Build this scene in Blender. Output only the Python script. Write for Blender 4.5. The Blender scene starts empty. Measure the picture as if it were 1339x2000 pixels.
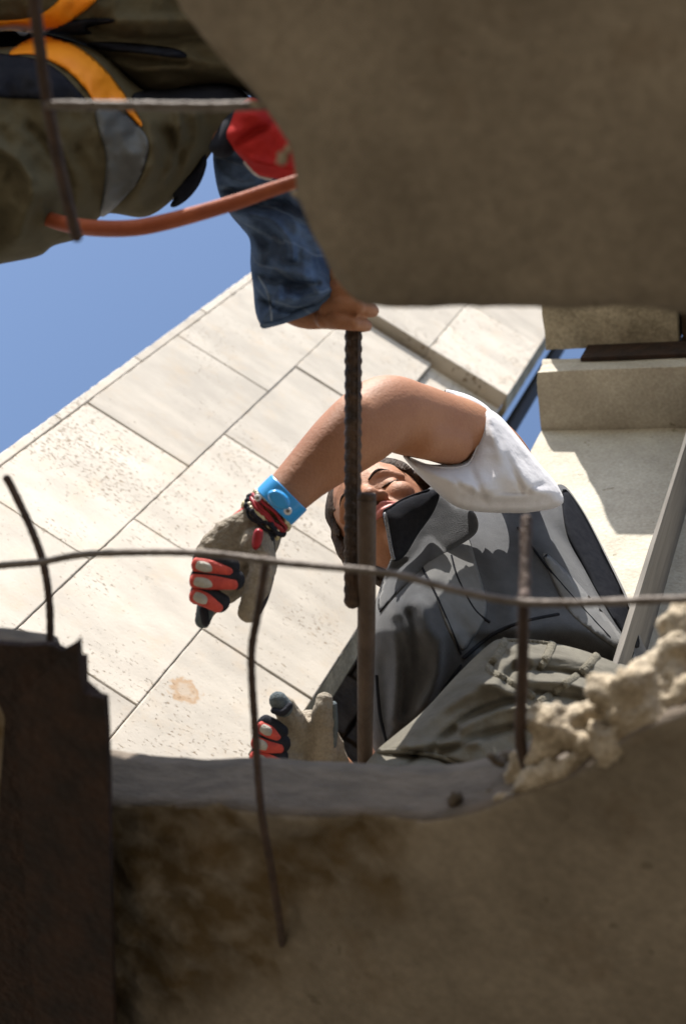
import bpy, bmesh, math, random
import numpy as np
from mathutils import Vector, Matrix, noise
from mathutils.geometry import delaunay_2d_cdt

random.seed(7)
rng = np.random.default_rng(7)
S = bpy.context.scene
COL = S.collection

# ------------------------------------------------------------------ camera, sky, sun
F = 2778.0                                  # focal length in photo pixels (50 mm on a 36 mm high frame)
def nz(a):
    a = np.array(a, float); return a / np.linalg.norm(a)
UP = nz((1720 - 669.5, 1000 + 360, -F))     # gravity-up seen in camera axes: the camera looks up at about 58 degrees, rolled
_s = np.array([1, -.63, 0.]); _s[2] = -(_s @ UP) / UP[2]
AX = nz(_s); AY = np.cross(UP, AX)
M = np.array([AX, AY, UP])                  # camera axes -> world axes
CAM = np.array([0, 0, 1.5])

cam_d = bpy.data.cameras.new('camera'); cam = bpy.data.objects.new('camera', cam_d); COL.objects.link(cam)
cam_d.sensor_fit = 'VERTICAL'; cam_d.sensor_height = 36; cam_d.sensor_width = 24.1; cam_d.lens = 50
cam_d.clip_start = .05; cam_d.clip_end = 600
cam.matrix_world = Matrix.Translation(CAM.tolist()) @ Matrix(M.tolist()).to_4x4()
cam_d.dof.use_dof = True; cam_d.dof.focus_distance = 2.45; cam_d.dof.aperture_fstop = 4.2
S.camera = cam

SUN_CAM = nz((-.12, .90, -.40))             # towards the sun, camera axes
SUN = M @ SUN_CAM
w = bpy.data.worlds.new('World'); S.world = w; w.use_nodes = True
nt = w.node_tree
sky = nt.nodes.new('ShaderNodeTexSky'); sky.sky_type = 'NISHITA'; sky.sun_disc = False
sky.sun_elevation = math.asin(SUN[2]); sky.sun_rotation = math.atan2(SUN[0], SUN[1])
sky.air_density = 1.0; sky.dust_density = 1.2; sky.ozone_density = 1.6
nt.links.new(sky.outputs[0], nt.nodes['Background'].inputs[0])
nt.nodes['Background'].inputs[1].default_value = .12
sl = bpy.data.lights.new('sun', 'SUN'); so = bpy.data.objects.new('sun', sl); COL.objects.link(so)
sl.energy = 5.0; sl.angle = math.radians(.5); sl.color = (1, .95, .88)
so.rotation_euler = Vector((-SUN).tolist()).to_track_quat('-Z', 'Y').to_euler()
so.location = (0, 0, 12)
S.view_settings.view_transform = 'Standard'; S.view_settings.look = 'None'
S.view_settings.exposure = .98; S.view_settings.gamma = 1
S.view_settings.use_curve_mapping = False
S.render.engine = 'CYCLES'
S.cycles.max_bounces = 8; S.cycles.diffuse_bounces = 5

# ------------------------------------------------------------------ geometry helpers
def Pc(x, y, d):                            # photo pixel + depth (m) -> camera space
    return np.array([(x - 669.5) / F * d, (1000 - y) / F * d, -d])
def cw(p):                                  # camera space -> world
    return np.asarray(p) @ M.T + CAM
def P(x, y, d): return cw(Pc(x, y, d))
def ray(x, y): return M @ np.array([(x - 669.5) / F, (1000 - y) / F, -1.0])
def PZ(x, y, h):                            # on the horizontal plane h above the camera
    r = ray(x, y); return CAM + r * (h / r[2])

def mesh(name, V, Fc, mat, smooth=True):
    me = bpy.data.meshes.new(name)
    me.from_pydata([tuple(map(float, v)) for v in V], [], [tuple(map(int, f)) for f in Fc])
    me.validate(); me.update()
    if smooth: me.polygons.foreach_set('use_smooth', [True] * len(me.polygons))
    if mat: me.materials.append(mat)
    return me
def base_of(parent):
    v = np.zeros(3); p = parent
    while p is not None:
        v = v + np.array(p.location); p = p.parent
    return v
def ob(name, V, Fc, mat, parent=None, smooth=True, at=None):
    V = np.asarray(V, float)
    if parent is not None:
        loc = np.zeros(3); b = base_of(parent)
    else:
        b = np.array(at if at is not None else V.mean(0)); loc = b
    o = bpy.data.objects.new(name, mesh(name, V - b, Fc, mat, smooth))
    COL.objects.link(o); o.location = loc.tolist()
    if parent is not None: o.parent = parent
    return o
def tag(o, label=None, cat=None, group=None, kind=None):
    if label: o['label'] = label
    if cat: o['category'] = cat
    if group: o['group'] = group
    if kind: o['kind'] = kind
    return o
def thing(name, label, cat, loc, group=None):
    o = bpy.data.objects.new(name, None); COL.objects.link(o); o.location = [float(c) for c in loc]
    o.empty_display_size = .05
    return tag(o, label, cat, group)
def join(*shells):
    V, Fc, n = [], [], 0
    for v, f in shells:
        V.append(np.asarray(v, float)); Fc += [tuple(i + n for i in q) for q in f]; n += len(v)
    return np.concatenate(V), Fc
def crom(pts, sub, closed=False):
    pts = np.asarray(pts, float); n = len(pts); out = []
    rngi = range(n) if closed else range(n - 1)
    for i in rngi:
        if closed: a, b, c, d = pts[(i - 1) % n], pts[i], pts[(i + 1) % n], pts[(i + 2) % n]
        else: a, b, c, d = pts[max(i - 1, 0)], pts[i], pts[i + 1], pts[min(i + 2, n - 1)]
        for k in range(sub):
            t = k / sub
            out.append(.5 * (2 * b + (c - a) * t + (2 * a - 5 * b + 4 * c - d) * t * t + (3 * b - a - 3 * c + d) * t ** 3))
    if not closed: out.append(pts[-1])
    return np.array(out)
def tube(path, ra, rb=None, seg=16, cap=True):        # camera-space loft; ra across the view, rb along it
    path = np.asarray(path, float); ra = np.asarray(ra, float) * np.ones(len(path)); rb = ra if rb is None else np.asarray(rb, float) * np.ones(len(path))
    T = np.gradient(path, axis=0); T /= np.linalg.norm(T, axis=1)[:, None] + 1e-12
    if cap:
        pre_p, pre_a, pre_b, post_p, post_a, post_b = [], [], [], [], [], []
        for th in (82, 60, 35, 15):
            c, s_ = math.cos(math.radians(th)), math.sin(math.radians(th))
            pre_p.append(path[0] - T[0] * min(ra[0], rb[0]) * s_); pre_a.append(ra[0] * c); pre_b.append(rb[0] * c)
        for th in (15, 35, 60, 82):
            c, s_ = math.cos(math.radians(th)), math.sin(math.radians(th))
            post_p.append(path[-1] + T[-1] * min(ra[-1], rb[-1]) * s_); post_a.append(ra[-1] * c); post_b.append(rb[-1] * c)
        T = np.concatenate([np.repeat(T[:1], 4, 0), T, np.repeat(T[-1:], 4, 0)])
        path = np.concatenate([pre_p, path, post_p]); ra = np.concatenate([pre_a, ra, post_a]); rb = np.concatenate([pre_b, rb, post_b])
    V, Fc = [], []; n = len(path); side0 = None
    for i in range(n):
        vd = nz(path[i])
        sd = np.cross(T[i], vd)
        if np.linalg.norm(sd) < .15 and side0 is not None: sd = side0 - T[i] * (side0 @ T[i])
        elif np.linalg.norm(sd) < 1e-6: sd = np.array([1., 0, 0])
        sd = nz(sd)
        if side0 is not None and sd @ side0 < 0: sd = -sd
        side0 = sd; u2 = np.cross(sd, T[i])
        for k in range(seg):
            a = 2 * math.pi * k / seg
            V.append(path[i] + ra[i] * math.cos(a) * sd + rb[i] * math.sin(a) * u2)
    for i in range(n - 1):
        for k in range(seg):
            a, b = i * seg + k, i * seg + (k + 1) % seg
            Fc.append((a, b, b + seg, a + seg))
    Fc.append(tuple(range(seg))[::-1]); Fc.append(tuple(range((n - 1) * seg, n * seg)))
    return np.array(V), Fc
def tp(pts, sub=6, seg=16, ratio=1.0, cap=True, mul=1.0):   # list of (x, y, depth, half width in px)
    q = crom(np.array([p[:4] for p in pts], float), sub)
    path = np.array([Pc(a[0], a[1], a[2]) for a in q]); r = q[:, 3] * q[:, 2] / F * mul
    return tube(path, r, r * ratio, seg, cap)
def ell(c, ax, frame=None, nu=20, nv=12):              # ellipsoid (camera space centre, three radii, optional frame rows)
    fr = np.eye(3) if frame is None else np.array(frame)
    V, Fc = [], []
    for j in range(nv + 1):
        ph = math.pi * j / nv
        for i in range(nu):
            t = 2 * math.pi * i / nu
            l = np.array([ax[0] * math.sin(ph) * math.cos(t), ax[1] * math.cos(ph), ax[2] * math.sin(ph) * math.sin(t)])
            V.append(np.array(c) + l @ fr)
    for j in range(nv):
        for i in range(nu):
            a, b = j * nu + i, j * nu + (i + 1) % nu
            Fc.append((a, a + nu, b + nu, b))
    return np.array(V), Fc
def fuse(shells, voxel, smooth=4, fac=.5):             # union of closed shells into one continuous surface
    V, Fc = join(*shells)
    me = mesh('tmp', V, Fc, None); o = bpy.data.objects.new('tmp', me); COL.objects.link(o)
    m = o.modifiers.new('r', 'REMESH'); m.mode = 'VOXEL'; m.voxel_size = voxel
    if smooth:
        k = o.modifiers.new('s', 'SMOOTH'); k.factor = fac; k.iterations = smooth
    dg = bpy.context.evaluated_depsgraph_get(); dg.update()
    e = bpy.data.meshes.new_from_object(o.evaluated_get(dg))
    n = len(e.vertices); a = np.empty(n * 3); e.vertices.foreach_get('co', a)
    fc = [tuple(p.vertices) for p in e.polygons]
    bpy.data.objects.remove(o); bpy.data.meshes.remove(me); bpy.data.meshes.remove(e)
    return a.reshape(-1, 3), fc
def nrm(V, Fc):
    N = np.zeros_like(V)
    tri = np.array([f[:3] for f in Fc]); c = np.cross(V[tri[:, 1]] - V[tri[:, 0]], V[tri[:, 2]] - V[tri[:, 0]])
    for k in range(3): np.add.at(N, tri[:, k], c)
    for f, cc in zip(Fc, c):
        if len(f) > 3: N[f[3]] += cc
    return N / (np.linalg.norm(N, axis=1)[:, None] + 1e-12)
def fbm(V, sc, oct=3):
    return np.array([noise.fractal(Vector((v * sc).tolist()), 1.0, 2.1, oct) for v in V])
def rough(V, Fc, amps):
    N = nrm(V, Fc); V = V.copy()
    for sc, a in amps: V += N * (fbm(V, sc, 3) * a)[:, None]
    return V
def inpoly(pts, poly):
    x, y = pts[:, 0], pts[:, 1]; c = np.zeros(len(pts), bool); n = len(poly)
    for i in range(n):
        x1, y1 = poly[i]; x2, y2 = poly[(i + 1) % n]
        if y1 == y2: continue
        k = ((y1 > y) != (y2 > y)) & (x < (x2 - x1) * (y - y1) / (y2 - y1) + x1)
        c ^= k
    return c
def pdist(pts, line, closed=False):
    line = np.asarray(line, float); d = np.full(len(pts), 1e9); n = len(line)
    for i in range(n if closed else n - 1):
        a, b = line[i], line[(i + 1) % n]; ab = b - a; L = ab @ ab + 1e-12
        t = np.clip(((pts - a) @ ab) / L, 0, 1)
        d = np.minimum(d, np.linalg.norm(pts - (a + t[:, None] * ab), axis=1))
    return d
def resample(line, step, closed=True):
    line = np.asarray(line, float)
    if closed: line = np.concatenate([line, line[:1]])
    L = np.concatenate([[0], np.cumsum(np.linalg.norm(np.diff(line, axis=0), axis=1))])
    n = max(3, int(L[-1] / step)); t = np.linspace(0, L[-1], n, endpoint=not closed)
    return np.stack([np.interp(t, L, line[:, k]) for k in (0, 1)], 1)
def tri2d(bound, inner, loops=None):
    pts = np.concatenate([bound, inner]) if len(inner) else bound
    edges = []
    for s_, n in (loops or [(0, len(bound))]): edges += [(s_ + i, s_ + (i + 1) % n) for i in range(n)]
    r = delaunay_2d_cdt([Vector((float(p[0]), float(p[1]))) for p in pts], edges, [], 0, 1e-6)
    V = np.array([(v[0], v[1]) for v in r[0]]); T = np.array(r[2])
    return V, T

class Cloth:
    """A soft body with a closed outline: rounded front and back of real thickness, folds as ridges on it."""
    def __init__(s, outline, depth, thick, R, folds=(), wr=0, wsc=60., back=1.0, sub=6, step=8, curved=True, power=.5, seed=0):
        o = crom(outline, sub, True) if curved else np.asarray(outline, float)
        s.b = resample(o, step); s.depth = depth if callable(depth) else (lambda p, d=depth: np.full(len(p), d))
        s.t, s.R, s.folds, s.wr, s.wsc, s.bk, s.step, s.pw, s.seed = thick, R, folds, wr, wsc, back, step, power, seed
        s.fl = [(crom(f[0], 5), f[1], f[2]) for f in folds]
    def h(s, p):
        d = pdist(p, s.b, True); u = np.clip(d / s.R, 0, 1)
        h = s.t * (1 - (1 - u) ** 2) ** s.pw
        e = np.clip(d / (s.R * .35), 0, 1)
        for l, w_, a in s.fl: h = h + a * np.exp(-(pdist(p, l) / w_) ** 2) * e
        if s.wr: h = h + e * s.wr * np.array([noise.fractal(Vector((q[0] / s.wsc, q[1] / s.wsc, s.seed + 3.1)), 1, 2, 3) for q in p])
        return h
    def front(s, p):
        p = np.asarray(p, float).reshape(-1, 2); return s.depth(p) - np.where(inpoly(p, s.b), s.h(p), 0)
    def build(s):
        lo, hi = s.b.min(0), s.b.max(0); g = []; r = 0; y = lo[1]
        while y < hi[1]:
            x = lo[0] + (r % 2) * s.step * .5
            while x < hi[0]: g.append((x, y)); x += s.step
            y += s.step * .87; r += 1
        g = np.array(g); g = g[inpoly(g, s.b)]; g = g[pdist(g, s.b, True) > s.step * .55] if len(g) else np.zeros((0, 2))
        V, T = tri2d(s.b, g)
        T = T[inpoly(V[T].mean(1), s.b)]
        nb = np.zeros(len(V), bool); nb[:len(s.b)] = True
        h = s.h(V); h[nb] = 0; d = s.depth(V)
        fr = np.array([Pc(v[0], v[1], dd - hh) for v, dd, hh in zip(V, d, h)])
        bk = np.array([Pc(v[0], v[1], dd + hh * s.bk) for v, dd, hh in zip(V, d, h)])
        idx = np.arange(len(V)); mp = np.where(nb, idx, idx + len(V))
        a = V[T[:, 1]] - V[T[:, 0]]; b = V[T[:, 2]] - V[T[:, 0]]
        flip = (a[:, 0] * b[:, 1] - a[:, 1] * b[:, 0]) > 0      # image y points down
        T = np.where(flip[:, None], T[:, ::-1], T)
        Fc = [tuple(t) for t in T] + [tuple(mp[t[::-1]]) for t in T]
        return np.concatenate([fr, bk]), Fc
def planed(x0, y0, d0, gx, gy): return lambda p: d0 + gx * (p[:, 0] - x0) + gy * (p[:, 1] - y0)
def drape(host, outline, off, thick, R, step=7, folds=(), curved=True):    # a flat patch lying on a cloth
    return Cloth(outline, lambda p: host.front(p) - off, thick, R, folds, back=.3, step=step, curved=curved)
def seam(host, pts, hw, off=0., seg=6, ratio=.6, sub=10):                     # a raised seam on a cloth
    q = crom(np.array(pts, float), sub); d = host.front(q) - off
    return tp([(a[0], a[1], dd, hw) for a, dd in zip(q, d)], 1, seg, ratio)
def put(name, sh, mat, parent=None, smooth=True, at=None): return ob(name, cw(sh[0]), sh[1], mat, parent, smooth, at)

def box_axes(o0, ax, lo, hi, bev=.004, jit=0, name=None):     # bevelled box given in a local frame (rows of ax), world space
    bm = bmesh.new(); bmesh.ops.create_cube(bm, size=1)
    lo, hi = np.array(lo, float), np.array(hi, float)
    for v in bm.verts: v.co = Vector(((lo + hi) / 2 + np.array(v.co) * (hi - lo)).tolist())
    if bev: bmesh.ops.bevel(bm, geom=bm.edges[:], offset=min(bev, .45 * (hi - lo).min()), segments=2, affect='EDGES')
    V = np.array([v.co[:] for v in bm.verts]); Fc = [[v.index for v in f.verts] for f in bm.faces]; bm.free()
    if jit: V = V + rng.normal(0, jit, V.shape)
    return o0 + V @ np.array(ax), Fc
def slabmesh(lo, hi, n, amp=0, sc=8):                # subdivided box with worn faces, local axes
    bm = bmesh.new(); bmesh.ops.create_cube(bm, size=1)
    lo, hi = np.array(lo, float), np.array(hi, float)
    for v in bm.verts: v.co = Vector(((lo + hi) / 2 + np.array(v.co) * (hi - lo)).tolist())
    bmesh.ops.subdivide_edges(bm, edges=bm.edges[:], cuts=n, use_grid_fill=True)
    V = np.array([v.co[:] for v in bm.verts]); Fc = [[v.index for v in f.verts] for f in bm.faces]; bm.free()
    if amp:
        c = (lo + hi) / 2; hf = (hi - lo) / 2
        e = (np.abs((V - c) / hf) > .999).sum(1)       # 2 = edge, 3 = corner
        f = fbm(V, sc, 4)
        V = V + (c - V) * 0
        N = np.where(np.abs((V - c) / hf) > .999, np.sign(V - c), 0)
        V = V - N * (np.abs(f) * amp * np.where(e >= 2, 1.6, .4))[:, None]
    return V, Fc

# ------------------------------------------------------------------ materials
def mat(name, c1, c2=None, sc=8., rough_=.8, bump=0, bsc=80., metal=0, fine=0, stretch=(1, 1, 1), spec=.3, detail=6, sheen=0, thr=(.35, .65), bdist=.01):
    m = bpy.data.materials.new(name); m.use_nodes = True; n = m.node_tree.nodes; l = m.node_tree.links
    b = n['Principled BSDF']; b.inputs['Roughness'].default_value = rough_; b.inputs['Metallic'].default_value = metal
    b.inputs['Specular IOR Level'].default_value = spec
    if sheen: b.inputs['Sheen Weight'].default_value = sheen
    tc = n.new('ShaderNodeNewGeometry'); mp = n.new('ShaderNodeMapping'); mp.inputs['Scale'].default_value = stretch
    l.new(tc.outputs['Position'], mp.inputs[0])
    c2 = c2 or tuple(k * .8 for k in c1)
    t = n.new('ShaderNodeTexNoise'); t.inputs['Scale'].default_value = sc; t.inputs['Detail'].default_value = detail; t.inputs['Roughness'].default_value = .6
    l.new(mp.outputs[0], t.inputs[0])
    r = n.new('ShaderNodeValToRGB'); r.color_ramp.elements[0].position = thr[0]; r.color_ramp.elements[1].position = thr[1]
    r.color_ramp.elements[0].color = (*c1, 1); r.color_ramp.elements[1].color = (*c2, 1)
    l.new(t.outputs[0], r.inputs[0]); out = r.outputs[0]
    if fine:
        t2 = n.new('ShaderNodeTexNoise'); t2.inputs['Scale'].default_value = bsc * 1.5; t2.inputs['Detail'].default_value = 3
        l.new(mp.outputs[0], t2.inputs[0])
        mx = n.new('ShaderNodeMix'); mx.data_type = 'RGBA'; mx.blend_type = 'MULTIPLY'; mx.inputs[0].default_value = fine
        g = n.new('ShaderNodeValToRGB'); g.color_ramp.elements[0].position = .3; g.color_ramp.elements[1].position = .7
        g.color_ramp.elements[0].color = (.35, .33, .3, 1); l.new(t2.outputs[0], g.inputs[0])
        l.new(out, mx.inputs['A']); l.new(g.outputs[0], mx.inputs['B']); out = mx.outputs['Result']
    l.new(out, b.inputs['Base Color'])
    if bump:
        t3 = n.new('ShaderNodeTexNoise'); t3.inputs['Scale'].default_value = bsc; t3.inputs['Detail'].default_value = 5
        l.new(mp.outputs[0], t3.inputs[0])
        bp = n.new('ShaderNodeBump'); bp.inputs['Strength'].default_value = bump; bp.inputs['Distance'].default_value = bdist
        l.new(t3.outputs[0], bp.inputs['Height']); l.new(bp.outputs[0], b.inputs['Normal'])
    m['_out'] = 0
    return m
def node_mix(m, fac_fn, col):                # lay another colour over a material's base colour, fac_fn(nodes, links) -> socket
    n = m.node_tree.nodes; l = m.node_tree.links; b = n['Principled BSDF']
    src = b.inputs['Base Color'].links[0].from_socket
    mx = n.new('ShaderNodeMix'); mx.data_type = 'RGBA'
    l.new(src, mx.inputs['A']); mx.inputs['B'].default_value = (*col, 1)
    l.new(fac_fn(n, l), mx.inputs['Factor']); l.new(mx.outputs['Result'], b.inputs['Base Color'])
    return m

def travertine():
    m = mat('travertine', (.545, .495, .425), (.43, .39, .335), 5, .75, 0, 60, stretch=(1, 1, 2.2))
    n = m.node_tree.nodes; l = m.node_tree.links; b = n['Principled BSDF']
    geo = n.new('ShaderNodeNewGeometry')
    mp = n.new('ShaderNodeMapping'); mp.inputs['Scale'].default_value = (62, 62, 150); l.new(geo.outputs['Position'], mp.inputs[0])
    pit = n.new('ShaderNodeTexNoise'); pit.inputs['Scale'].default_value = 1; pit.inputs['Detail'].default_value = 4; pit.inputs['Roughness'].default_value = .65
    l.new(mp.outputs[0], pit.inputs[0])
    clu = n.new('ShaderNodeTexNoise'); clu.inputs['Scale'].default_value = 5; clu.inputs['Detail'].default_value = 3
    l.new(geo.outputs['Position'], clu.inputs[0])
    info = n.new('ShaderNodeObjectInfo')
    a = n.new('ShaderNodeMath'); a.operation = 'MULTIPLY_ADD'; a.inputs[1].default_value = .36; l.new(clu.outputs[0], a.inputs[0]); l.new(pit.outputs[0], a.inputs[2])
    a2 = n.new('ShaderNodeMath'); a2.operation = 'MULTIPLY_ADD'; a2.inputs[1].default_value = .05; l.new(info.outputs['Random'], a2.inputs[0]); l.new(a.outputs[0], a2.inputs[2])
    rp = n.new('ShaderNodeValToRGB'); rp.color_ramp.elements[0].position = .842; rp.color_ramp.elements[1].position = .872
    l.new(a2.outputs[0], rp.inputs[0])
    src = b.inputs['Base Color'].links[0].from_socket
    # per-slab tone and warm staining
    st = n.new('ShaderNodeTexNoise'); st.inputs['Scale'].default_value = 11; st.inputs['Detail'].default_value = 8; st.inputs['Roughness'].default_value = .7
    l.new(geo.outputs['Position'], st.inputs[0])
    sr = n.new('ShaderNodeValToRGB'); sr.color_ramp.elements[0].position = .52; sr.color_ramp.elements[1].position = .72
    sr.color_ramp.elements[1].color = (.55, .55, .55, 1); l.new(st.outputs[0], sr.inputs[0])
    m1 = n.new('ShaderNodeMix'); m1.data_type = 'RGBA'; l.new(sr.outputs[0], m1.inputs['Factor']); l.new(src, m1.inputs['A']); m1.inputs['B'].default_value = (.50, .40, .29, 1)
    hs = n.new('ShaderNodeHueSaturation'); l.new(m1.outputs['Result'], hs.inputs['Color'])
    va = n.new('ShaderNodeMapRange'); va.inputs['To Min'].default_value = .82; va.inputs['To Max'].default_value = 1.10; l.new(info.outputs['Random'], va.inputs[0]); l.new(va.outputs[0], hs.inputs['Value'])
    m2 = n.new('ShaderNodeMix'); m2.data_type = 'RGBA'; l.new(rp.outputs[0], m2.inputs['Factor']); l.new(hs.outputs[0], m2.inputs['A']); m2.inputs['B'].default_value = (.27, .21, .145, 1)
    l.new(m2.outputs['Result'], b.inputs['Base Color'])
    bp = n.new('ShaderNodeBump'); bp.inputs['Strength'].default_value = .8; bp.inputs['Distance'].default_value = .004; bp.invert = True
    l.new(rp.outputs[0], bp.inputs['Height'])
    g2 = n.new('ShaderNodeTexNoise'); g2.inputs['Scale'].default_value = 140; g2.inputs['Detail'].default_value = 4; l.new(geo.outputs['Position'], g2.inputs[0])
    b2 = n.new('ShaderNodeBump'); b2.inputs['Strength'].default_value = .18; b2.inputs['Distance'].default_value = .003
    l.new(g2.outputs[0], b2.inputs['Height']); l.new(bp.outputs[0], b2.inputs['Normal']); l.new(b2.outputs[0], b.inputs['Normal'])
    return m

TRAV = travertine()
def stain(n, l):                             # one small rusty stain on a slab
    rr = ray(362, 1348); c = CAM + rr * (2.08 / rr[1])
    g = n.new('ShaderNodeNewGeometry'); d = n.new('ShaderNodeVectorMath'); d.operation = 'DISTANCE'; d.inputs[1].default_value = c.tolist(); l.new(g.outputs['Position'], d.inputs[0])
    t = n.new('ShaderNodeTexNoise'); t.inputs['Scale'].default_value = 60; t.inputs['Detail'].default_value = 6; l.new(g.outputs['Position'], t.inputs[0])
    a = n.new('ShaderNodeMath'); a.operation = 'MULTIPLY_ADD'; a.inputs[1].default_value = .055; l.new(t.outputs[0], a.inputs[0]); l.new(d.outputs['Value'], a.inputs[2])
    r = n.new('ShaderNodeValToRGB'); e = r.color_ramp.elements; e[0].position = .040; e[0].color = (.35, .35, .35, 1); e[1].position = .068; e[1].color = (0, 0, 0, 1)
    k = r.color_ramp.elements.new(.058); k.color = (.85, .85, .85, 1)
    l.new(a.outputs[0], r.inputs[0]); return r.outputs[0]
node_mix(TRAV, stain, (.36, .22, .11))
MORTAR = mat('mortar', (.30, .25, .18), (.17, .14, .10), 30, .95, .5, 120)
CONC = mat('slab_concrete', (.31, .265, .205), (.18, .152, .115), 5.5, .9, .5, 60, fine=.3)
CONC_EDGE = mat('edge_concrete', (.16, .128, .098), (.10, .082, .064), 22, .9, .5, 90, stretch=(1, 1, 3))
CONC_PALE = mat('pale_concrete', (.47, .44, .37), (.38, .35, .29), 9, .9, .35, 90, fine=.35)
CONC_STAIN = mat('stained_concrete', (.40, .36, .27), (.22, .195, .14), 10, .9, .5, 70, fine=.5)
RUBBLE = mat('rubble', (.58, .50, .385), (.38, .31, .215), 16, .95, .8, 130, fine=.6)
RUST = mat('rusty_steel', (.045, .024, .016), (.022, .015, .013), 26, .85, .6, 90, fine=.5)
REBAR = mat('rebar_steel', (.09, .058, .042), (.05, .034, .027), 40, .7, .5, 180, metal=.25)
REBAR_GREY = mat('grey_wire', (.19, .165, .145), (.11, .09, .075), 40, .65, .4, 180, metal=.3)
ROD = mat('dark_steel', (.075, .045, .028), (.028, .021, .018), 34, .6, .4, 140, metal=.35)
PIPE = mat('brown_pipe', (.085, .06, .045), (.055, .038, .028), 20, .65, .3, 120, metal=.2)
BLACK = mat('black_metal', (.02, .02, .022), (.03, .028, .028), 20, .6)
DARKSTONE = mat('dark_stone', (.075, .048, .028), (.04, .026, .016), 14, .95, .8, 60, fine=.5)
GROUND = mat('dry_ground', (.17, .14, .10), (.12, .10, .07), 2.0, .95, .4, 40)
WOOD = mat('grey_wood', (.16, .145, .125), (.10, .09, .078), 40, .85, .4, 60, stretch=(1, 1, .08))
SKIN = mat('skin', (.35, .165, .085), (.275, .12, .062), 9, .6, .14, 210, spec=.3, fine=.16)
SKIN.node_tree.nodes['Principled BSDF'].inputs['Subsurface Weight'].default_value = .12
SKIN.node_tree.nodes['Principled BSDF'].inputs['Subsurface Radius'].default_value = (.012, .005, .003)
LIP = mat('lip', (.50, .17, .14), (.42, .14, .12), 40, .4)
HAIR = mat('hair', (.06, .036, .022), (.025, .016, .011), 60, .65, .5, 240, stretch=(1, 1, .2), spec=.1)
TEE = mat('white_cotton', (.54, .53, .55), (.48, .47, .49), 10, .9, .25, 40, sheen=.2, spec=.06)
VEST = mat('charcoal_softshell', (.060, .062, .066), (.046, .048, .052), 60, .9, .2, 500, sheen=.2, spec=.06)
VESTL = mat('grey_panel', (.14, .14, .138), (.12, .12, .118), 60, .85, .15, 500, sheen=.12, spec=.06)
VESTD = mat('dark_fleece', (.022, .023, .027), (.015, .016, .02), 90, .95, .4, 700, spec=.02)
TROUS = mat('olive_grey_cotton', (.15, .14, .115), (.108, .10, .083), 16, .9, .3, 60, spec=.06)
WELT = mat('olive_grey_welt', (.18, .165, .13), (.125, .115, .09), 120, .9, .6, 300, spec=.06)
GLOVE = mat('taupe_leather', (.33, .285, .225), (.23, .20, .155), 18, .8, .5, 150, fine=.35)
GL_RED = mat('red_glove_fabric', (.58, .085, .062), (.40, .05, .042), 60, .7, .3, 300)
GL_BLK = mat('black_glove_fabric', (.02, .022, .028), (.03, .03, .038), 60, .85, .3, 300, spec=.06)
GL_WHT = mat('white_rubber', (.44, .42, .37), (.30, .285, .25), 50, .75, .3, 200)
GL_GRY = mat('blue_grey_fleece', (.13, .155, .165), (.09, .105, .115), 90, .95, .5, 400, spec=.06)
BLUE = mat('blue_vinyl', (.03, .30, .68), (.03, .27, .62), 30, .3, spec=.5)
SNAP = mat('white_snap', (.7, .7, .7), (.6, .6, .6), 30, .4)
BEADR = mat('red_bead', (.35, .02, .03), (.25, .015, .02), 60, .4)
BEADW = mat('pale_bead', (.6, .55, .42), (.5, .42, .2), 60, .4)
DENIM = mat('denim', (.11, .165, .27), (.045, .072, .135), 17, .9, .35, 90, spec=.06)
def denim_lines(n, l):
    tc = n.new('ShaderNodeNewGeometry'); mp = n.new('ShaderNodeMapping')
    d = M @ nz((.35, .85, .2)); mp.inputs['Rotation'].default_value = Vector(d.tolist()).to_track_quat('X', 'Z').inverted().to_euler()
    l.new(tc.outputs['Position'], mp.inputs[0])
    w_ = n.new('ShaderNodeTexWave'); w_.inputs['Scale'].default_value = 9; w_.inputs['Distortion'].default_value = 2.5; w_.inputs['Detail Scale'].default_value = 2
    l.new(mp.outputs[0], w_.inputs[0])
    r = n.new('ShaderNodeValToRGB'); r.color_ramp.elements[0].position = .955; r.color_ramp.elements[1].position = .99; r.color_ramp.elements[1].color = (.28, .28, .28, 1)
    l.new(w_.outputs[0], r.inputs[0]); return r.outputs[0]
node_mix(DENIM, denim_lines, (.22, .28, .36))
NAVY = mat('navy_web', (.012, .014, .022), (.02, .022, .03), 40, .9, spec=.06)
OLIVE = mat('olive_canvas', (.098, .086, .055), (.085, .074, .047), 30, .9, .2, 60, spec=.06)
ORANGE = mat('orange_tape', (.85, .30, .01), (.80, .26, .01), 30, .6)
SILVER = mat('blue_grey_tape', (.095, .103, .11), (.08, .088, .095), 40, .6)
REDCL = mat('red_cloth', (.42, .03, .028), (.33, .022, .022), 20, .85, .3, 60, spec=.06)
HOSE = mat('orange_hose', (.31, .078, .03), (.24, .055, .022), 30, .6, .15, 200)

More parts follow.
